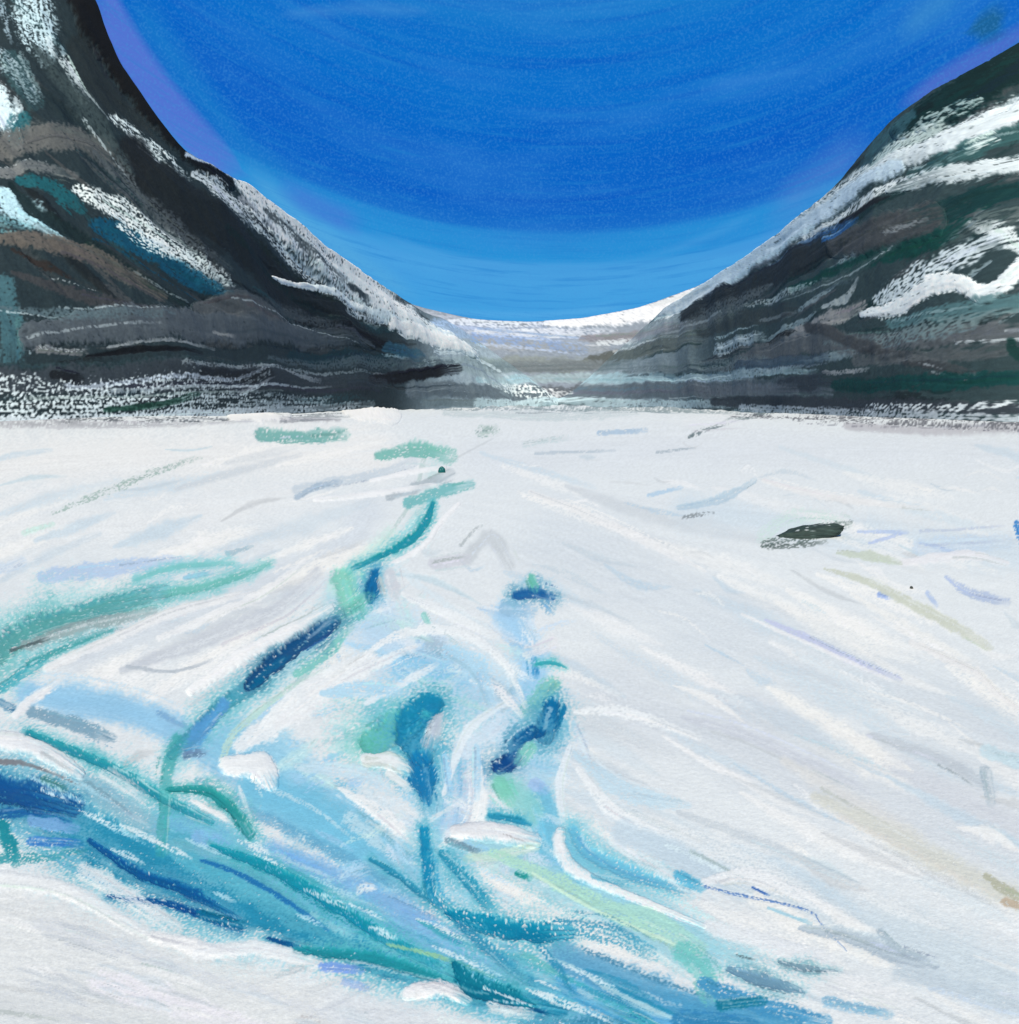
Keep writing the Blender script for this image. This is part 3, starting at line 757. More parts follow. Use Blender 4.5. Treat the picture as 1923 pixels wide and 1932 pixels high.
for a_, w_, c_, d_ in (([(170, 290), (300, 420), (430, 525)], 46, (74, 80, 86), .42), ([(60, 90), (150, 200), (250, 340)], 56, (54, 66, 70), .34), ([(470, 420), (590, 530), (710, 622)], 34, (208, 212, 217), .48),
                       ([(420, 560), (560, 598), (690, 650)], 40, (62, 68, 74), .3), ([(0, 600), (150, 610), (320, 612)], 40, (84, 100, 108), .36), ([(500, 690), (700, 690), (850, 690)], 40, (70, 82, 90), .36), ([(0, 700), (250, 700), (520, 700)], 26, (40, 58, 64), .3)):
    l(a_, [10, w_, 12], c_, .9, dry=d_, soft=.8)
l([(-30, 725), (200, 725), (480, 724), (720, 730)], [50, 64, 60, 26], (54, 60, 68), .9, dry=.06, h=.05)
l([(100, 715), (150, 725)], 22, (20, 24, 30), .9, dry=.1)
l([(380, 722), (500, 722)], 26, (30, 34, 40), .9, dry=.15)
l([(535, 708), (600, 722)], [6, 12], (130, 134, 142), .9, dry=.3)
l([(-20, 730), (140, 748), (300, 736), (420, 740), (500, 716)], [50, 54, 46, 40, 20], (206, 211, 216), .9, dry=.66)
l([(-20, 770), (150, 768), (400, 762), (620, 756)], [34, 40, 30, 20], (212, 217, 222), .9, dry=.56)
l([(200, 776), (300, 768), (370, 752)], 12, (24, 60, 50), .85, dry=.1)
l([(-40, 792), (200, 790), (420, 780), (700, 766)], [18, 20, 20, 14], (216, 219, 226), .9, dry=.3)

M_RICH = False
for _ in range(200):
    x0, y0 = rng.uniform(1240, 2900), rng.uniform(120, 790)
    L = rng.uniform(50, 170)
    t = 0.62 if y0 < 560 else 0.62 * max(0, (720 - y0)) / 160
    c = rng.choice([(20, 46, 48), (44, 62, 64), (70, 74, 78), (150, 165, 172), (30, 40, 44), (88, 90, 94)])
    r([(x0, y0), (x0 - L * .5, y0 + L * .5 * t + rng.uniform(-6, 6)), (x0 - L, y0 + L * t)], [4, rng.uniform(8, 26), 4], c, .75, dry=rng.choice([.15, .3, .45]), soft=.5, h=rng.choice([-.25, .25, .4]))
M_RICH = True
N_AUTO_R = len(RM)
for k_ in range(70):                                  # more snow and scree bands on the slopes beside the valley mouth
    lf = k_ % 2 == 0
    x0 = rng.uniform(-950, -180) if lf else rng.uniform(2120, 2900)
    y0 = rng.uniform(-150, 770); L = rng.uniform(90, 320); t_ = .6 if lf else -.5
    if y0 > 620: t_ *= .1
    (l if lf else r)([(x0 - L / 2, y0 - L / 2 * t_), (x0, y0 + rng.uniform(-12, 12)), (x0 + L / 2, y0 + L / 2 * t_)], [8, rng.uniform(20, 60), 8],
                     rng.choice([(226, 230, 234), (214, 222, 228), (88, 88, 92), (16, 22, 26), (26, 84, 94), (96, 90, 88)]), .92, dry=rng.choice([.1, .35, .5]))
crag_r = r([(2040, 40), (1925, 120), (1840, 178), (1760, 220), (1700, 256)], [110, 110, 90, 70, 40], (4, 38, 40), .97, dry=.05, soft=.35, h=.15)
r([(1850, 200), (1760, 240), (1700, 290)], [20, 30, 20], (190, 205, 205), .8, dry=.55)
r([(1720, 230), (1660, 290), (1630, 330)], [30, 46, 26], (56, 92, 104), .85, dry=.25)
r([(1780, 250), (1700, 290), (1640, 340)], [30, 46, 30], (196, 208, 206), .9, dry=.36)
snow_up = r([(2000, 190), (1920, 222), (1850, 252), (1750, 294), (1660, 336), (1590, 372)], [60, 62, 56, 50, 42, 26], (228, 232, 237), .98, dry=.1, soft=.4, h=.1)
ramp_snow = r([(1700, 330), (1610, 372), (1530, 428), (1430, 488), (1340, 550), (1240, 590)], [30, 48, 62, 62, 50, 28], (206, 221, 236), .96, dry=.1, soft=.6, h=.08)
r([(1920, 262), (1840, 290), (1770, 322), (1720, 342)], [44, 40, 34, 16], (54, 90, 92), .95, dry=.14)
r([(1880, 270), (1830, 292)], 26, (214, 222, 222), .9, dry=.55)
snow_2 = r([(1990, 320), (1900, 326), (1830, 336), (1750, 352), (1680, 378)], [44, 44, 44, 34, 14], (222, 226, 230), .97, dry=.15, soft=.4, h=.1)
r([(1690, 362), (1600, 420), (1500, 480)], [14, 22, 14], (226, 228, 230), .9, dry=.42)
r([(1600, 430), (1480, 500), (1400, 545)], 16, (40, 80, 130), .6, dry=.3)
r([(1960, 380), (1860, 392), (1780, 420), (1720, 430)], [50, 60, 54, 24], (14, 52, 54), .95, dry=.08)
r([(1920, 440), (1900, 460)], 40, (110, 116, 116), .8, dry=.35)
r([(1300, 600), (1400, 560), (1500, 510), (1600, 460)], [40, 56, 60, 46], (38, 44, 48), .95, dry=.06, h=.1)
band_r = RM[-1]
slab = r([(1590, 480), (1660, 462), (1750, 436)], [56, 84, 84], (72, 74, 77), .97, dry=.1, soft=.4, h=.06)
r([(1590, 432), (1640, 408), (1682, 388)], [8, 16, 8], (26, 28, 32), .95, dry=.12, h=.2)
r([(1560, 470), (1620, 430)], 14, (40, 96, 160), .8, dry=.28)
r([(1500, 560), (1620, 520), (1760, 480), (1830, 440)], [14, 30, 40, 26], (10, 62, 58), .95, dry=.12)
r([(1400, 590), (1520, 560), (1620, 540)], [10, 20, 12], (180, 190, 192), .8, dry=.52)
r([(1840, 450), (1900, 470), (1940, 500)], [30, 50, 40], (224, 227, 230), .9, dry=.4)
r([(1660, 580), (1740, 540), (1830, 500), (1900, 478)], [30, 50, 50, 30], (216, 222, 228), .95, dry=.4)
snow_s = r([(1630, 606), (1700, 590), (1760, 558), (1810, 552), (1850, 576), (1890, 564), (1960, 520)], [16, 30, 44, 36, 36, 34, 40], (236, 238, 242), 1, dry=.04, soft=.3, h=.16)
r([(1680, 620), (1780, 610), (1920, 590)], [20, 36, 40], (84, 118, 124), .85, dry=.25)
r([(1480, 650), (1560, 625), (1630, 590)], [10, 30, 24], (164, 158, 158), .9, dry=.16)
r([(1560, 600), (1600, 582), (1625, 545)], [10, 16, 5], (190, 194, 196), .8, dry=.2)
r([(1450, 660), (1500, 640)], 12, (22, 26, 28), .9, dry=.15)
r([(1330, 630), (1420, 610), (1500, 600)], 36, (54, 62, 64), .85, dry=.16)
r([(1360, 670), (1440, 645)], 22, (170, 182, 190), .85, dry=.35)
r([(1400, 690), (1500, 665), (1700, 655), (1940, 640)], [24, 46, 46, 40], (92, 95, 100), .92, dry=.08, h=.08)
scree_r = RM[-1]
for a_, w_, c_, d_ in (([(1930, 600), (1760, 636), (1560, 664)], 54, (112, 130, 134), .42), ([(1460, 545), (1360, 600), (1240, 645)], 56, (92, 100, 104), .36), ([(1340, 556), (1240, 596), (1120, 622)], 40, (222, 227, 232), .4),
                       ([(1700, 480), (1600, 540), (1480, 580)], 40, (60, 78, 80), .34), ([(1920, 420), (1860, 440), (1780, 490)], 50, (92, 104, 104), .4), ([(1500, 690), (1350, 700), (1180, 704)], 40, (104, 116, 122), .34), ([(1640, 320), (1560, 380), (1460, 450)], 34, (214, 220, 224), .46)):
    r(a_, [10, w_, 12], c_, .9, dry=d_, soft=.8)
r([(1530, 632), (1620, 660), (1720, 690), (1840, 712)], [20, 30, 30, 14], (70, 72, 76), .95, dry=.04, h=.15)
r([(1620, 690), (1820, 680), (1900, 670)], 26, (84, 88, 92), .85, dry=.1)
r([(1400, 705), (1560, 690)], 26, (70, 86, 102), .85, dry=.15)
r([(1280, 720), (1420, 715), (1540, 712)], 18, (150, 168, 178), .85, dry=.18)
r([(1560, 716), (1640, 706)], 10, (170, 168, 172), .8, dry=.35)
r([(1580, 735), (1700, 732), (1820, 724), (1940, 716)], [20, 34, 34, 26], (14, 62, 62), .92, dry=.1)
r([(1910, 660), (1935, 690)], 24, (20, 54, 52), .9, dry=.1)
r([(1480, 740), (1560, 726)], [30, 34], (52, 60, 70), .9, dry=.08, h=.1)
r([(1300, 742), (1420, 744), (1500, 745)], 26, (112, 116, 124), .9, dry=.1)
r([(1350, 760), (1500, 764), (1700, 768), (1940, 772)], [16, 26, 28, 26], (58, 64, 72), .92, dry=.1)
r([(1640, 772), (1800, 770), (1920, 762)], 16, (226, 229, 233), .9, dry=.56)
r([(1400, 772), (1600, 780), (1940, 790)], 16, (206, 210, 218), .8, dry=.4)

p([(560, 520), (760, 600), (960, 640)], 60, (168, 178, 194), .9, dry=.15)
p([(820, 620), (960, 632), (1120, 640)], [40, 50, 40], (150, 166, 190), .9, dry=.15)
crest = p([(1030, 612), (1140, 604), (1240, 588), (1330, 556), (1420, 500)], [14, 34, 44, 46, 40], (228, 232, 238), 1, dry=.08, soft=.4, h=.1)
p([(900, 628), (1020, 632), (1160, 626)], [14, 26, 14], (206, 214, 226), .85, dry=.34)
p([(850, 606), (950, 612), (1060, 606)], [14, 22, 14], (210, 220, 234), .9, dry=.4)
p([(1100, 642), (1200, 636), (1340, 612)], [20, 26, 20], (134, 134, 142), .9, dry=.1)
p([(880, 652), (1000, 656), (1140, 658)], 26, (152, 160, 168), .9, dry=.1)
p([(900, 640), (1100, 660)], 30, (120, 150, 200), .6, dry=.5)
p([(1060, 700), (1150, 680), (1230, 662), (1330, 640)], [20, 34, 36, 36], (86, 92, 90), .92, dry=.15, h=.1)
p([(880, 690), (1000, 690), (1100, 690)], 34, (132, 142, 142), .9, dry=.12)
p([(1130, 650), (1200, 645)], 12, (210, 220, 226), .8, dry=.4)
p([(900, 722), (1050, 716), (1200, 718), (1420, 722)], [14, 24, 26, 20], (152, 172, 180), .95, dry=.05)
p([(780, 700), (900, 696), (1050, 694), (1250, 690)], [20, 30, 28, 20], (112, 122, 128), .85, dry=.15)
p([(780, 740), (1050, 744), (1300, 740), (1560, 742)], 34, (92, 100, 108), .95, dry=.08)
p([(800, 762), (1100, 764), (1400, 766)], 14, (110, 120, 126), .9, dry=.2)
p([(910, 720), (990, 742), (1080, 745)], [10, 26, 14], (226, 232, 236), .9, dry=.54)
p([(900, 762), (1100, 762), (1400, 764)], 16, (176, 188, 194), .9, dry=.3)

# the toes of both mountains carry the pass's bands, colours brightened to offset their dimmer light
toe = [S([(840, 620), (920, 670), (1000, 740)], [20, 60, 70], (168, 178, 188), .9, soft=.8), S([(1330, 590), (1180, 660), (1060, 750)], [40, 90, 80], (150, 160, 166), .9, soft=.8)]
toe_l = [dict(q, c=np.clip(q['c'] * 1.08, 0, 235)) for q in PS if q['p'][:, 1].mean() > 610]
toe_r = [dict(q, c=np.clip(q['c'] * 1.12, 0, 240)) for q in PS if q['p'][:, 1].mean() > 560]
LM[N_AUTO_L:N_AUTO_L] = toe + toe_l
RM[N_AUTO_R:N_AUTO_R] = toe + toe_r

# ------------------------------------------------------------------ surfaces
LIGHT_G = np.array((1.015, 1.015, 0.965))                # albedo of the brightest snow against the eye's white


def albedo(rgb, gain):
    return np.clip(lin(np.clip(rgb, 0, 255)) * gain, 0.004, 0.92)


def pl(x, pts):
    key = id(pts)
    if key not in _soft:
        a = np.array(pts, float)
        t = np.arange(a[0, 0] - 300, a[-1, 0] + 300, 2.0)
        y = np.interp(t, a[:, 0], a[:, 1])
        sg = 60 if abs(a[:, 1] - 785).max() < 40 else 5      # feet of slopes are smoothed more than skylines
        k = np.exp(-.5 * (np.arange(-3 * sg, 3 * sg + 1) / sg) ** 2); k /= k.sum()
        y = np.convolve(np.pad(y, len(k) // 2, mode='edge'), k, mode='valid')
        _soft[key] = (t, y)
    return np.interp(x, *_soft[key])


_soft = {}


class Ground:
    strokes = G; gain = np.array((1.0, 1.0, 1.0))
    base = (224, 230, 236)
    up = np.array((0, 0, 1.0))

    def flat(self, px, py):
        d = CH * FOC / np.maximum(py - HY, 4.0)
        return (px - CX) / FOC * d, d, np.zeros_like(d)

    def eval(self, px, py):
        x, d, z = self.flat(px, py)
        m = d / FOC
        yy = np.where(d < 19.2, d / 1.2, np.where(d < 80, 16 + 16 * np.log(np.maximum(d, 1) / 19.2), 16 + 16 * math.log(80 / 19.2) + (d - 80) / 5))
        spk = grains(x, yy, 5.0 * m, 2)
        rgb, rel = lay(G, px, py, spk, np.broadcast_to(np.array(self.base, float), px.shape + (3,)))
        sp = np.maximum(2.2 * m, 2.0 * d * d / (CH * FOC))
        und = np.zeros_like(d)
        for k, lam in enumerate((160, 80, 40, 20, 10, 5, 2.5, 1.2, .6, .3, .15)):
            fade = np.clip(lam / (2.5 * sp) - .4, 0, 1)
            if fade.max() <= 0: continue
            amp = lam * (0.007 if lam > 6 else 0.016)
            ang = 0.35
            xr, yr = x * math.cos(ang) + d * math.sin(ang), -x * math.sin(ang) + d * math.cos(ang)
            und = und + fade * amp * perlin(xr / lam / .7, yr / lam / 1.7, k + 20)
        drift = sstep(838, 792, py) * m * (11 * np.clip(perlin(x / 70, d / 900, 31) + .15, 0, 1) + 7 * np.clip(perlin(x / 22, d / 300, 33), 0, 1))
        z = z + drift + und * np.clip(d / 30, .5, 1) + rel * m * 1.0
        rgb = rgb * (1 + 0.075 * (spk - .5)[..., None])
        return np.stack([x, d, z], -1), rgb, m


class Mount:
    def __init__(self, strokes, base, ridge, foot, depth, up, rough, gain, seed):
        self.strokes, self.base, self.ridge, self.foot, self.depth = strokes, base, ridge, foot, depth
        self.up = np.array(up, float) / np.linalg.norm(up); self.rough = rough; self.gain = gain; self.seed = seed

    def ground_tone(self, px):                        # rock turning to pale dusted scree by the pass, its colour lifted to offset the toe's shade
        b = np.broadcast_to(np.array(self.base, float), px.shape + (3,))
        if self.seed == 1: f = sstep(720, 860, px)
        elif self.seed == 2: f = sstep(1420, 1180, px)
        else: return b
        f = f[..., None]
        return b * (1 - f) + np.array((156, 166, 176.)) * f

    def eval(self, px, py):
        rb, rr = pl(px, self.foot), pl(px, self.ridge)
        s = (rb - py) / np.maximum(rb - rr, 1)
        db = CH * FOC / np.maximum(rb - HY, 5.0)
        hgt = np.maximum(rb - rr, 0) / FOC * db
        run = np.maximum(hgt * self.depth, 30)
        sc_ = np.clip(s, -1, 1)
        d = db + run * (0.75 * sc_ + 0.25 * sc_ * np.abs(sc_))
        m = d / FOC
        x = (px - CX) / FOC * d; z = CH + (HY - py) * m
        # far side: past the ridge the slope falls away again
        back = np.maximum(s - 1, 0)
        zr = CH + (HY - rr) * m
        d = d + back * run * 1.2
        x = (px - CX) / FOC * d
        z = np.where(s > 1, zr - back * (zr + 40) * 1.0, z)
        spk = grains(x * .8 + d * .6, z, 5.5 * m, 4 + self.seed)
        rgb, rel = lay(self.strokes, px, py, spk, self.ground_tone(px))
        u, v = (x * .75 + d * .65), z
        n = np.zeros_like(d)
        for k, lam in enumerate((240, 120, 60, 30, 15, 8, 4)):
            q = perlin((u + v * .5 * np.sign(self.up[0] + 1e-3)) / lam, v / lam / 1.6, self.seed * 7 + k)
            n = n + (0.33 - np.abs(q)) * lam * 0.12
        edge = np.clip(s * 6, 0, 1) * np.clip((1.03 - s) * 5, 0.5, 1)
        n = n * edge * self.rough + rel * m * 1.2
        pos = np.stack([x, d, z], -1) + n[..., None] * self.up
        rgb = rgb * (1 + 0.20 * (spk - .5)[..., None])
        return pos, rgb, m


ground = Ground()
ridge_l = [(-1300, -560), (-700, -520), (-300, -430), (0, -240), (110, -110), (172, 0), (196, 70), (226, 135), (290, 232), (345, 300), (400, 322), (470, 352), (560, 428), (650, 500), (740, 556), (800, 590), (850, 612), (900, 642), (950, 680), (1000, 718), (1050, 756), (1080, 772)]
foot_l = [(-1300, 806), (-300, 800), (0, 797), (400, 788), (700, 774), (860, 771), (1080, 769)]
ridge_r = [(1000, 772), (1060, 758), (1110, 716), (1160, 668), (1210, 626), (1260, 586), (1320, 546), (1380, 510), (1450, 462), (1540, 392), (1590, 345), (1640, 282), (1690, 228), (1760, 180), (1850, 138), (1923, 96), (2100, 0), (2500, -160), (3200, -260)]
foot_r = [(1000, 769), (1200, 770), (1400, 777), (1600, 792), (1923, 804), (3200, 812)]
ridge_p = [(300, 470), (500, 500), (680, 540), (800, 582), (900, 604), (1000, 609), (1100, 602), (1200, 584), (1300, 548), (1400, 505), (1500, 470), (1700, 440)]
foot_p = [(300, 767.5), (1700, 767.5)]
left_mt = Mount(LM, (36, 48, 54), ridge_l, foot_l, 0.85, (0.45, -0.6, 0.65), .85, np.array((1.05, 1.16, 1.16)), 1)
right_mt = Mount(RM, (52, 68, 72), ridge_r, foot_r, 0.95, (-0.45, -0.6, 0.65), .85, np.array((.98, 1.06, 1.06)), 2)
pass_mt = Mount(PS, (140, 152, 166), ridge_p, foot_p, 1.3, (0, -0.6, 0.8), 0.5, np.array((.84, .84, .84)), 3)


# ------------------------------------------------------------------ materials
def material(name, rough, bump_scale, bump_dist, spec=0.3, coat=0.0, sss=0.0):
    m = bpy.data.materials.new(name)
    m.use_nodes = True
    t = m.node_tree
    b = t.nodes['Principled BSDF']
    at = t.nodes.new('ShaderNodeAttribute'); at.attribute_name = 'tint'
    geo = t.nodes.new('ShaderNodeNewGeometry')
    n1 = t.nodes.new('ShaderNodeTexNoise'); n1.inputs['Scale'].default_value = bump_scale; n1.inputs['Detail'].default_value = 6; n1.inputs['Roughness'].default_value = .65
    t.links.new(geo.outputs['Position'], n1.inputs['Vector'])
    mr = t.nodes.new('ShaderNodeMapRange')
    mr.inputs[3].default_value = .88; mr.inputs[4].default_value = 1.12
    t.links.new(n1.outputs['Fac'], mr.inputs[0])
    mul = t.nodes.new('ShaderNodeVectorMath'); mul.operation = 'SCALE'
    t.links.new(at.outputs['Color'], mul.inputs[0]); t.links.new(mr.outputs[0], mul.inputs['Scale'])
    t.links.new(mul.outputs[0], b.inputs['Base Color'])
    bp = t.nodes.new('ShaderNodeBump'); bp.inputs['Strength'].default_value = .5; bp.inputs['Distance'].default_value = bump_dist
    t.links.new(n1.outputs['Fac'], bp.inputs['Height']); t.links.new(bp.outputs[0], b.inputs['Normal'])
    b.inputs['Roughness'].default_value = rough
    b.inputs['Specular IOR Level'].default_value = spec
    if coat:
        b.inputs['Coat Weight'].default_value = coat; b.inputs['Coat Roughness'].default_value = .15
    return m


MAT_SNOW = material('snow', .75, 5.0, .05, .15)
MAT_ICE = material('glacier ice', .38, 4.0, .04, .4)
MAT_ROCK = material('mountain rock', .85, .12, 1.6, .2)
MAT_PATCH = material('mountain snow', .8, .1, 1.2, .15)
MAT_STONE = material('dark boulder stone', .8, 2.0, .12, .25)


def build(name, co, faces, rgb, gain, mat, parent=None, smooth=True):
    co = np.ascontiguousarray(co.reshape(-1, 3), dtype=np.float32)
    me = bpy.data.meshes.new(name)
    nf = len(faces)
    me.vertices.add(len(co)); me.vertices.foreach_set('co', co.ravel())
    me.loops.add(nf * 4); me.loops.foreach_set('vertex_index', np.ascontiguousarray(faces, dtype=np.int32).ravel())
    me.polygons.add(nf); me.polygons.foreach_set('loop_start', np.arange(nf, dtype=np.int32) * 4)
    me.update(calc_edges=True)
    me.polygons.foreach_set('use_smooth', np.full(nf, smooth))
    col = np.ones((len(co), 4), np.float32); col[:, :3] = albedo(rgb.reshape(-1, 3), gain)
    at = me.color_attributes.new('tint', 'FLOAT_COLOR', 'POINT'); at.data.foreach_set('color', col.ravel())
    me.materials.append(mat)
    me.update()
    o = bpy.data.objects.new(name, me)
    C.objects.link(o)
    if parent: o.parent = parent
    return o


def grid_faces(nr, nc):
    i = np.arange(nr * nc).reshape(nr, nc)
    return np.stack([i[:-1, :-1], i[:-1, 1:], i[1:, 1:], i[1:, :-1]], -1).reshape(-1, 4)


def tag(o, label=None, cat=None, group=None, kind=None):
    if label: o['label'] = label
    if cat: o['category'] = cat
    if group: o['group'] = group
    if kind: o['kind'] = kind
    return o


STEP = 2.1


def cols(a, b):
    return np.concatenate([np.linspace(a, -30, max(2, int((-30 - a) / 6))) if a < -30 else [], np.arange(max(a, -28), min(b, 1952), STEP), np.linspace(1954, b, max(2, int((b - 1954) / 6))) if b > 1954 else []])


# glacier: one sheet to the far end of the valley
rows = np.concatenate([[764.2, 765, 766], np.arange(767, 800, 1.0), np.arange(800, 1945, STEP), np.linspace(1950, 2600, 40)])[::-1]
PX, PY = np.meshgrid(cols(-1400, 3300), rows)
co, rgb, _ = ground.eval(PX, PY)
gl = build('glacier', co, grid_faces(*PX.shape)[:, ::1], rgb, LIGHT_G, MAT_SNOW)
tag(gl, 'broad white snow covered glacier with blue ice hollows filling the valley floor', 'glacier', kind='structure')


def mountain(name, surf, x0, x1, n, label):
    cx_ = cols(x0, x1)
    s = np.concatenate([[-.06], np.linspace(0, 1, n), 1 + np.linspace(.02, 1.0, 16)])
    PXm = np.broadcast_to(cx_, (len(s), len(cx_))).copy()
    rb, rr = pl(PXm, surf.foot), pl(PXm, surf.ridge)
    PYm = rb + (rr - rb) * s[:, None]
    co, rgb, _ = surf.eval(PXm, PYm)
    o = build(name, co, grid_faces(*PXm.shape), rgb, surf.gain, MAT_ROCK)
    tag(o, label, 'mountain', kind='structure')
    return o


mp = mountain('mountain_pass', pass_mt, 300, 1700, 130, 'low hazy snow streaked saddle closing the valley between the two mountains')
ml = mountain('mountain', left_mt, -1300, 1080, 440, 'steep black rock mountain with snow ridge running down to the pass')
mr_ = mountain('mountain', right_mt, 1000, 3200, 340, 'dark green rock mountain with broad slanting bands of snow')


# ------------------------------------------------------------------ things laid along the bands
def ribbon(name, surf, s, lift, mat, grow=1.0, parent=None, seed=0):
    """a solid skin that follows the band s: its middle stands proud of the slope, its rim dips under it"""
    P, w = s['p'], s['w'] * grow
    seg = np.hypot(*np.diff(P, axis=0).T); acc = np.concatenate([[0], np.cumsum(seg)]); L = acc[-1]
    h0, h1 = w[0] / 2, w[-1] / 2
    step = 2.4
    nu = max(8, int((L + h0 + h1) / step)); nv = max(6, int(w.max() / step))
    U = np.linspace(-h0, L + h1, nu)
    Uc = np.clip(U, 0, L)
    X = np.interp(Uc, acc, P[:, 0]); Y = np.interp(Uc, acc, P[:, 1]); W = np.interp(Uc, acc, w) / 2
    Xa, Xb = np.interp(np.clip(Uc - 4, 0, L), acc, P[:, 0]), np.interp(np.clip(Uc + 4, 0, L), acc, P[:, 0])
    Ya, Yb = np.interp(np.clip(Uc - 4, 0, L), acc, P[:, 1]), np.interp(np.clip(Uc + 4, 0, L), acc, P[:, 1])
    tx, ty = Xb - Xa, Yb - Ya; tl = np.hypot(tx, ty) + 1e-9; tx, ty = tx / tl, ty / tl
    X = X + tx * (U - Uc); Y = Y + ty * (U - Uc)
    over = np.abs(U - Uc)
    Hh = np.sqrt(np.maximum(W ** 2 - np.minimum(over, W * .98) ** 2, 0))
    rag = 1 + .22 * perlin(U / 9.0, U * 0 + .3, seed) + .22 * perlin(U / 26.0, U * 0 + .7, seed + 1)
    rag2 = 1 + .22 * perlin(U / 9.0, U * 0 + 5.3, seed + 2) + .22 * perlin(U / 26.0, U * 0 + 8.7, seed + 3)
    V = np.linspace(-1, 1, nv)
    side = np.where(V[None, :] > 0, rag[:, None], rag2[:, None]) * Hh[:, None] * V[None, :]
    px = X[:, None] - ty[:, None] * side; py = Y[:, None] + tx[:, None] * side
    if isinstance(surf, Mount):
        top = pl(px, surf.ridge) + 1.0
        py = np.maximum(py, top)
    co, rgb, m = surf.eval(px, py)
    endf = np.clip(1 - over / np.maximum(W, 1e-6), 0, 1)
    rim = np.minimum(np.sqrt(endf)[:, None], 1 - np.abs(V)[None, :] ** 2.0)
    off = (lift * w.mean() * np.clip(rim, 0, 1) + .5) * m - (1 - np.clip(rim * 5, 0, 1)) * m * 2.4
    co = co + off[..., None] * surf.up
    return build(name, co, grid_faces(nu, nv), rgb, LIGHT_G if isinstance(surf, Ground) else surf.gain, mat, parent)


def crev_thing(name, s, label, cat, group=None, lip=None, mat=None, grow=1.0, seed=0, lift=.0):
    o = ribbon(name, ground, s, lift, mat or MAT_ICE, grow, None, seed)
    tag(o, label, cat, group)
    if lip is not None:
        ribbon('snow_lip', ground, lip, .05, MAT_SNOW, 1.0, o, seed + 40)
    return o


GC, GP, GS, GN = 'crevasses in the glacier', 'meltwater pools on the ice', 'snow mounds on the glacier', 'snow patches on the slopes'
crev_thing('crevasse', crev, 'long navy crevasse slanting beneath a smooth white snow lip', 'crevasse', GC, crev_lip, seed=1)
crev_thing('crevasse', tail, 'pale teal crevasse running on downhill from the navy one', 'crevasse', GC, seed=2)
crev_thing('crevasse', cres, 'tiny teal crescent crack above the two deep pools', 'crevasse', GC, seed=3)
crev_thing('crevasse', navy, 'thin dotted dark blue crack crossing the smooth snow at lower right', 'crevasse', GC, seed=4)
crev_thing('crevasse', slot, 'broad slate blue slot below the thin dotted crack', 'crevasse', GC, seed=5)
crev_thing('crevasse', slot2, 'short grey slot just above the broad slate blue one', 'crevasse', GC, seed=6)
crev_thing('crevasse', fan_a, 'bright blue upright crack running down beside the central snow lump', 'crevasse', GC, seed=7)
crev_thing('crevasse', fan_b, 'solid dark teal crack lying level at the foot of the upright blue crack', 'crevasse', GC, seed=8)
crev_thing('crevasse', hook, 'green hooked crack curling round a sliver of snow', 'crevasse', GC, seed=9)
crev_thing('crevasse', left_t, 'teal crack slanting from the snow bank at the left edge', 'crevasse', GC, seed=10)
crev_thing('meltwater_channel', channel, 'thin winding teal meltwater channel edged by a white snow lip', 'meltwater channel', 'meltwater channels', channel_lip, seed=11)
crev_thing('meltwater_channel', teal_l, 'wide green meltwater channel entering from the left edge', 'meltwater channel', 'meltwater channels', seed=12)
crev_thing('meltwater_channel', river_a, 'deep blue upper channel of the wide river above the snow bank', 'meltwater channel', 'meltwater channels', seed=13)
crev_thing('meltwater_channel', river_b, 'speckled navy channel along the upper edge of the snow bank', 'meltwater channel', 'meltwater channels', seed=14)
crev_thing('meltwater_channel', teal_r, 'long teal channel slanting through pale blue ice to the bottom', 'meltwater channel', 'meltwater channels', seed=15)
crev_thing('meltwater_pool', pool_s, 'small bright blue pool beside green ice under the winding channel', 'pool', GP, seed=16)
crev_thing('meltwater_pool', blot, 'ragged navy pool alone in the snow below the pass', 'pool', GP, seed=17)
crev_thing('meltwater_pool', green_p, 'pale green pool joined to the larger teal pool', 'pool', GP, seed=18)
crev_thing('meltwater_pool', pool_a, 'largest teal pool between the green pool and a grey snow wedge', 'pool', GP, seed=19)
crev_thing('meltwater_pool', pool_a2, 'narrow blue pool tapering downward from the largest teal pool', 'pool', GP, seed=20)
crev_thing('meltwater_pool', pool_b, 'deep blue pool at the head of the chain of three', 'pool', GP, seed=21)
crev_thing('meltwater_pool', pool_b2, 'speckled blue middle pool in the chain of three', 'pool', GP, seed=22)
crev_thing('meltwater_pool', pool_b3, 'small navy pool ending the chain of three above green ice', 'pool', GP, seed=23)
crev_thing('meltwater_pool', river_d, 'dark navy pool against the left edge of the blue river', 'pool', GP, seed=24)
crev_thing('meltwater_pool', river_c, 'narrow navy pool at the tip of the white snow bank', 'pool', GP, seed=25)
crev_thing('meltwater_pool', river_e, 'smooth dark teal pool hugging the snow bank near the bottom edge', 'pool', GP, seed=26)
for k, (s, lab) in enumerate([
        (mound_a, 'rounded white snow mound under the dark mountain foot, the farther left of two'),
        (mound_b, 'rounded bright snow mound above the green ice, nearer the pass'),
        (wedge1, 'short white snow ridge beside the small dark green stone'),
        (wedge2, 'long thin snow ridge below the small dark green stone'),
        (wedge_l, 'white snow wedge below the pale green pool'),
        (lump, 'ragged grey white snow lump between the central pools and the fan of cracks'),
        (s_snow, 'curling white snow ridge trailing down beside bright blue ice'),
        (lump_l, 'broad white snow lump on light blue ice above the hooked crack'),
        (bank_l, 'white snow bank at the left edge above the dark navy pool'),
        (bank_c, 'small snow lump on the bank beside the smooth dark teal pool')]):
    tag(ribbon('snow_mound', ground, s, .03, MAT_SNOW, 1.0, None, 60 + k), lab, 'snow mound', GS)
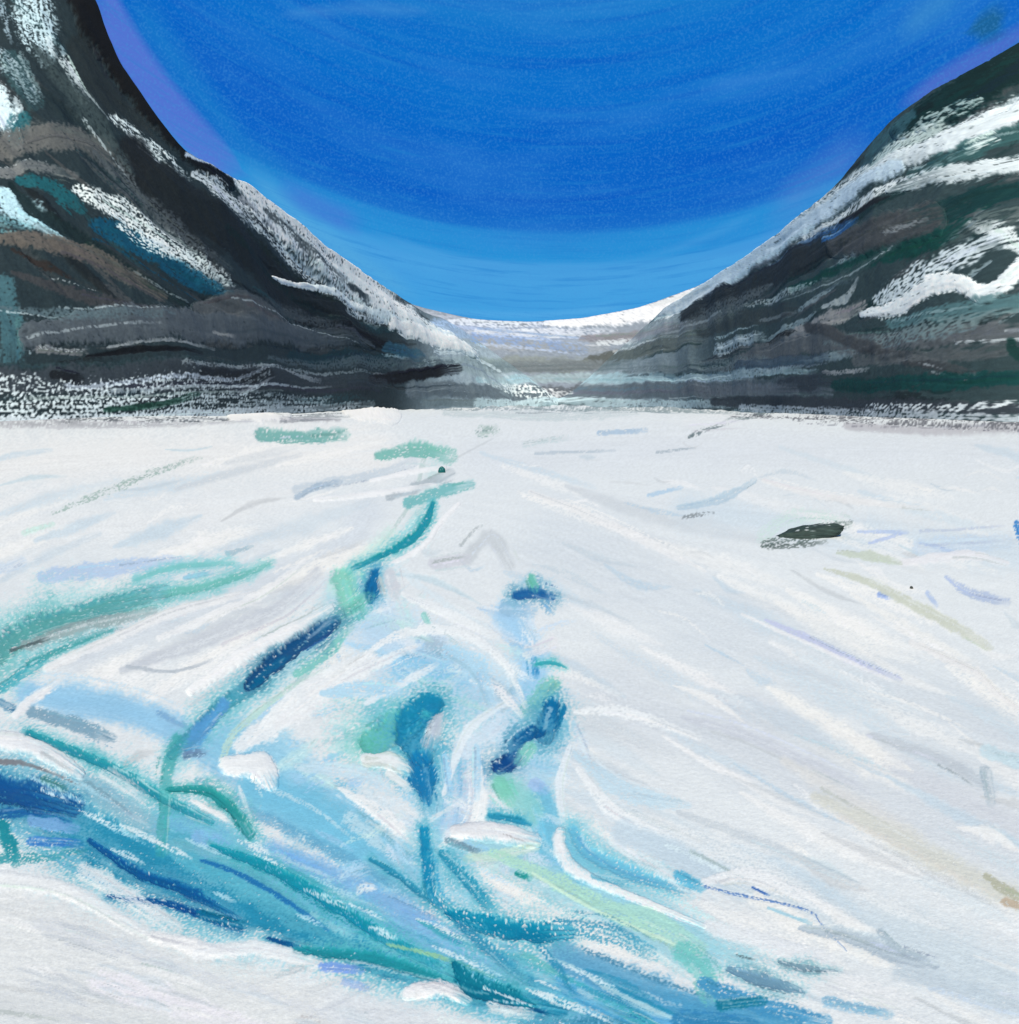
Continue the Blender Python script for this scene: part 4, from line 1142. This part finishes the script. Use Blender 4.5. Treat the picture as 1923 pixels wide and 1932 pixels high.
for k, (s, sf, lab) in enumerate([
        (ridge_snow, left_mt, 'long white snow patch along the ridge descending to the pass'),
        (streak_snow, left_mt, 'thin curved snow streak on black rock under the ridge'),
        (foot_snow, left_mt, 'bright snow tongue at the foot of the black ridge'),
        (snow_tl, left_mt, 'pale snow patch at the left edge above brown rock'),
        (snow_ml, left_mt, 'light blue snow patch below the grey brown rock band'),
        (snow_up, right_mt, 'uppermost white snow band under the dark green summit rock'),
        (snow_2, right_mt, 'second snow band below the dark teal rock stripe'),
        (ramp_snow, right_mt, 'long pale blue snow ramp running down towards the pass'),
        (snow_s, right_mt, 'wavy bright snow patch low on the green mountain'),
        (crest, pass_mt, 'wide white snow crest on top of the pass')]):
    tag(ribbon('snow_patch', sf, s, .05, MAT_PATCH, 1.0, None, 90 + k), lab, 'snow patch', GN)
for k, (s, sf, par, nm, lab) in enumerate([
        (crag, left_mt, ml, 'rock_crag', 'black rock crag along the skyline'),
        (brown_a, left_mt, ml, 'rock_band', 'brownish grey rock band'),
        (scree, left_mt, ml, 'scree_slope', 'long grey scree lens at the foot'),
        (scree_b, left_mt, ml, 'scree_slope', 'small grey scree patch above the long one'),
        (foot_rock, left_mt, ml, 'rock_crag', 'black rock toe at the valley floor'),
        (crag_r, right_mt, mr_, 'rock_crag', 'dark green summit rock'),
        (slab, right_mt, mr_, 'rock_band', 'smooth dark grey rock slab'),
        (band_r, right_mt, mr_, 'rock_band', 'charcoal rock band above the pass'),
        (scree_r, right_mt, mr_, 'scree_slope', 'grey scree slope')]):
    o = ribbon(nm, sf, s, .06, MAT_ROCK, 1.0, par, 120 + k)
    o['label'] = lab


# ------------------------------------------------------------------ stones
def boulder(name, px, py, wpx, hpx, col, label, tilt=0.0, seed=0, depth=1.0):
    q = np.array([[float(px)]]), np.array([[float(py)]])
    co0, _, m = ground.eval(*q)
    c = co0[0, 0]; m = float(m[0, 0])
    n, k = 28, 56
    th = np.linspace(0.0, math.pi, n)[:, None]; ph = np.linspace(0, 2 * math.pi, k)[None, :]
    dx, dy, dz = np.sin(th) * np.cos(ph), np.sin(th) * np.sin(ph), np.cos(th) * np.ones_like(ph)
    f = 1 + .30 * fbm(dx * 1.3 + 3 + seed, dy * 1.3 + dz * 1.9, 4, seed, .55) + .12 * perlin(dx * 5 + dz * 3, dy * 5 - dz * 2, seed + 4)
    f = f - 0.12 * np.clip(np.abs(dx) - .6, 0, 1)
    wx, hz = wpx * m / 2, hpx * m
    v = np.stack([dx * f * wx, dy * f * wx * depth, (dz * f * .75 + .15) * hz], -1)
    v[..., 2] += v[..., 0] * math.tan(tilt)
    v[:, -1] = v[:, 0]
    spk = .5 + .9 * fbm(dx * 6 + dz * 4, dy * 6 + dz * 5, 3, seed + 8)
    rgb = np.array(col, float) * (.65 + .7 * spk[..., None])
    snow = sstep(.80, .86, spk + .15 * dz)[..., None] * .8
    rgb = rgb * (1 - snow) + np.array((215, 222, 228)) * snow
    o = build(name, v + 0, grid_faces(n, k), rgb, np.ones(3), MAT_STONE)
    o.location = c
    tag(o, label, 'boulder' if name == 'boulder' else 'stone')
    return o


boulder('boulder', 1526, 1008, 132, 22, (50, 66, 63), 'long flat dark green boulder lying alone on the open snowfield', .19, 3, .5)
boulder('stone', 834, 889, 14, 12, (16, 92, 94), 'small round dark green stone on snow at the head of the channel', 0, 5)
boulder('stone', 1720, 1104, 6, 5, (50, 56, 52), 'tiny dark stone beside the khaki dirt streak', 0, 6)
